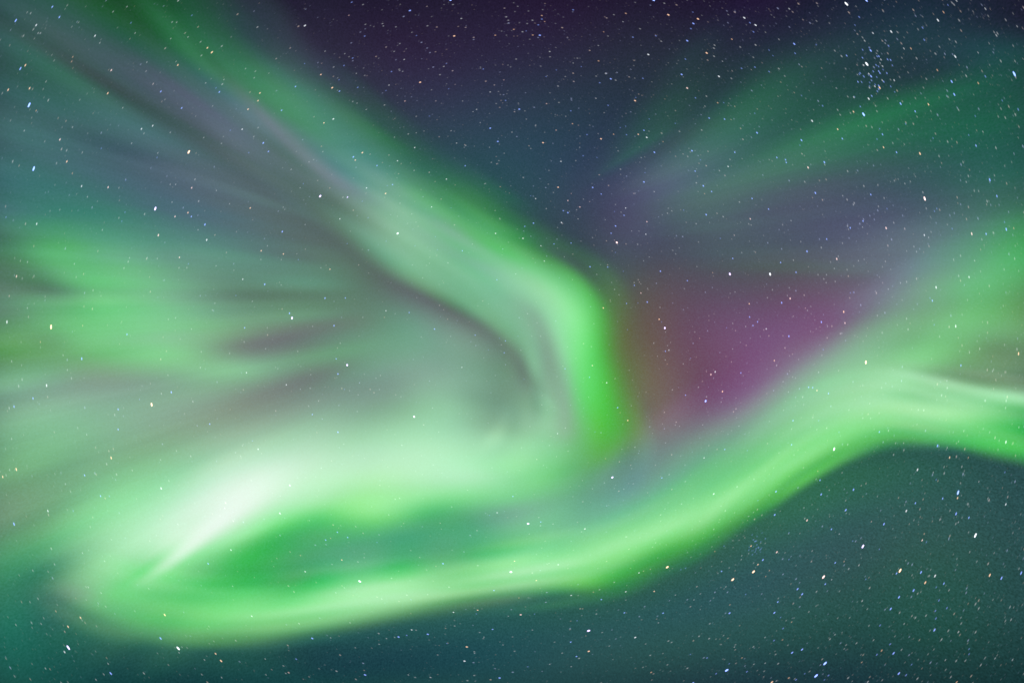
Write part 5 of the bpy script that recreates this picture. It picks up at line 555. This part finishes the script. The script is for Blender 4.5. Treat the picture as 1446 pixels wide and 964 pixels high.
lone('aurora_ray', 'side_ray', 'narrow pale ray reaching the right edge above the green ribbon', 'aurora ray', (98, 130), (.02, 10))
lone('aurora_cloud', 'side_glow', 'wide green glow at the right edge above the pale ray', 'aurora patch', (114, 190), (.03, 12))
lone('aurora_glow', 'purple', 'dim reddish purple glow between the vivid green fold and the ribbon', 'aurora glow', (200, 320), (.02, 10))
g = (0.0, 0.0, 330.0)
AIR = tag(empty('airglow', g), 'thin diffuse teal glow spread over the whole night sky', 'airglow', kind='stuff')
for key, a in (('low_glow', 340), ('south_glow', 345), ('north_glow', 350), ('west_veil', 335)):
    sheet('glow_layer', key, AIR, g, (a, a+30), (.02, 9))

# ------------------------------------------------------------------ stars
STAR_DIST = 6000.0
def star_material(name, col, strength):
    m = bpy.data.materials.new(name); m.use_nodes = True; nt = m.node_tree; nt.nodes.clear()
    o = nt.nodes.new('ShaderNodeOutputMaterial'); e = nt.nodes.new('ShaderNodeEmission'); e.inputs[0].default_value = (*col, 1); e.inputs[1].default_value = strength
    nt.links.new(e.outputs[0], o.inputs[0]); m.cycles.emission_sampling = 'NONE'; return m
HUE = {'b': (.38, .55, 1.45), 'w': (.92, .97, 1.05), 'o': (1.35, .82, .55), 'r': (1.25, .85, .82), 'v': (1.0, .82, 1.5)}
MIN = {4: .98, 3: .68, 2: .56, 1: .50}; POW = {4: 1.9, 3: 1.0, 2: .46, 1: .16}
def ico(sub):
    import bmesh
    bm = bmesh.new(); bmesh.ops.create_icosphere(bm, subdivisions=sub, radius=1.0); vs = [tuple(v.co) for v in bm.verts]; fs = [tuple(v.index for v in f.verts) for f in bm.faces]; bm.free(); return vs, fs
BALL = ico(2); OCTA = ([(1,0,0),(-1,0,0),(0,1,0),(0,-1,0),(0,0,1),(0,0,-1)], [(0,2,4),(2,1,4),(1,3,4),(3,0,4),(2,0,5),(1,2,5),(3,1,5),(0,3,5)])
STARMESH = {}
def star_frame(x, y, minor):
    """place, axes and half sizes; stars towards the border of the field are a little drawn out along the circle about the field's middle"""
    P = np.array([(x, y)], float); D = view_dirs(P)[0]
    r = math.hypot(x-723, y-482); rn = r/869.0
    tx, ty = (-(y-482)/max(r, 1), (x-723)/max(r, 1))
    A = view_dirs(np.array([(x+tx*4, y+ty*4)]))[0]; long_ = A - D; long_ -= D*long_.dot(D); long_ /= np.linalg.norm(long_)
    side = np.cross(D, long_)
    dist = STAR_DIST; px = dist/FPX*(D @ view_dirs(np.array([(723., 482.)]))[0])   # size of one picture element out there
    return D*dist, long_, side, D, minor*px*(1+3.4*rn**1.4), minor*px*(1-.30*rn)
from mathutils import Matrix, Vector
def make_star(x, y, s, c, label):
    if (s, c) not in STARMESH:
        me = bpy.data.meshes.new('star'); me.from_pydata(BALL[0], [], BALL[1]); me.materials.append(star_material('star_light', HUE[c], POW[s]))
        STARMESH[(s, c)] = me
    ob = bpy.data.objects.new('star', STARMESH[(s, c)]); C.objects.link(ob)
    p, a, b, d, la, lb = star_frame(x, y, MIN[s])
    M = Matrix(((a[0], b[0], d[0]), (a[1], b[1], d[1]), (a[2], b[2], d[2]))).to_4x4()
    ob.matrix_world = Matrix.Translation(Vector(p)) @ M @ Matrix.Diagonal((la, lb, lb, 1))
    return tag(ob, label, 'star', group='brightest stars of the night sky')
for x, y, s, c, label in STARS: make_star(x, y, s, c, label)

def faint_field():
    rnd = random.Random(7); V = []; F = []; col = []; rows = []
    for x, y, s, c in FAINT: rows.append((x, y, MIN[s], HUE[c], POW[s]))
    def dens(x, y):
        d = .40 + .45*min(1, max(0, (x-350)/700.0))
        if y > 700 and x > 900: d += .45
        if y < 260 and x > 500: d += .30
        if math.hypot(x-1228, y-110) < 70: d += .1
        return min(1, d)
    n = 0
    while n < 12000:
        x, y = rnd.uniform(-80, 1526), rnd.uniform(-80, 1044)
        if rnd.random() > dens(x, y): continue
        n += 1
        if rnd.random() < .10: x += rnd.gauss(0, 6)
        k = rnd.random()**5.0
        hue = HUE[rnd.choice('bbwwwwor')]; hue = tuple(.5*h+.5 for h in hue)
        rows.append((x, y, .48 + .22*k, hue, .016 + .13*k))
    for k in range(46):                                   # open cluster at upper right
        x, y = rnd.gauss(1236, 17), rnd.gauss(112, 22); rows.append((x, y, .55, HUE[rnd.choice('bbw')], rnd.uniform(.10, .40)))
    for k in range(26):                                   # little knot of stars low in the middle right
        x, y = rnd.gauss(1070, 8), rnd.gauss(768, 7); rows.append((x, y, .6, HUE['b'], rnd.uniform(.05, .16)))
    for x, y, mn, hue, pw in rows:
        p, a, b, d, la, lb = star_frame(x, y, mn); base = len(V)
        for q in OCTA[0]: V.append(tuple(p + a*(q[0]*la*1.15) + b*(q[1]*lb*1.15) + d*(q[2]*lb)))
        F += [tuple(base+k for k in f) for f in OCTA[1]]; col += [(hue[0]*pw, hue[1]*pw, hue[2]*pw, 1)]*6
    me = bpy.data.meshes.new('faint_stars'); me.from_pydata(V, [], F)
    ca = me.color_attributes.new('star_colour', 'FLOAT_COLOR', 'POINT'); ca.data.foreach_set('color', np.array(col, np.float32).ravel())
    m = bpy.data.materials.new('faint_star_light'); m.use_nodes = True; nt = m.node_tree; nt.nodes.clear()
    o = nt.nodes.new('ShaderNodeOutputMaterial'); e = nt.nodes.new('ShaderNodeEmission'); at = nt.nodes.new('ShaderNodeAttribute'); at.attribute_name = 'star_colour'
    tr = nt.nodes.new('ShaderNodeBsdfTransparent'); ad = nt.nodes.new('ShaderNodeAddShader')
    nt.links.new(at.outputs['Color'], e.inputs[0]); nt.links.new(e.outputs[0], ad.inputs[0]); nt.links.new(tr.outputs[0], ad.inputs[1]); nt.links.new(ad.outputs[0], o.inputs[0]); m.cycles.emission_sampling = 'NONE'
    me.materials.append(m); ob = bpy.data.objects.new('faint_stars', me); C.objects.link(ob)
    tag(ob, 'countless faint stars scattered over the whole night sky', 'stars', kind='stuff')
faint_field()
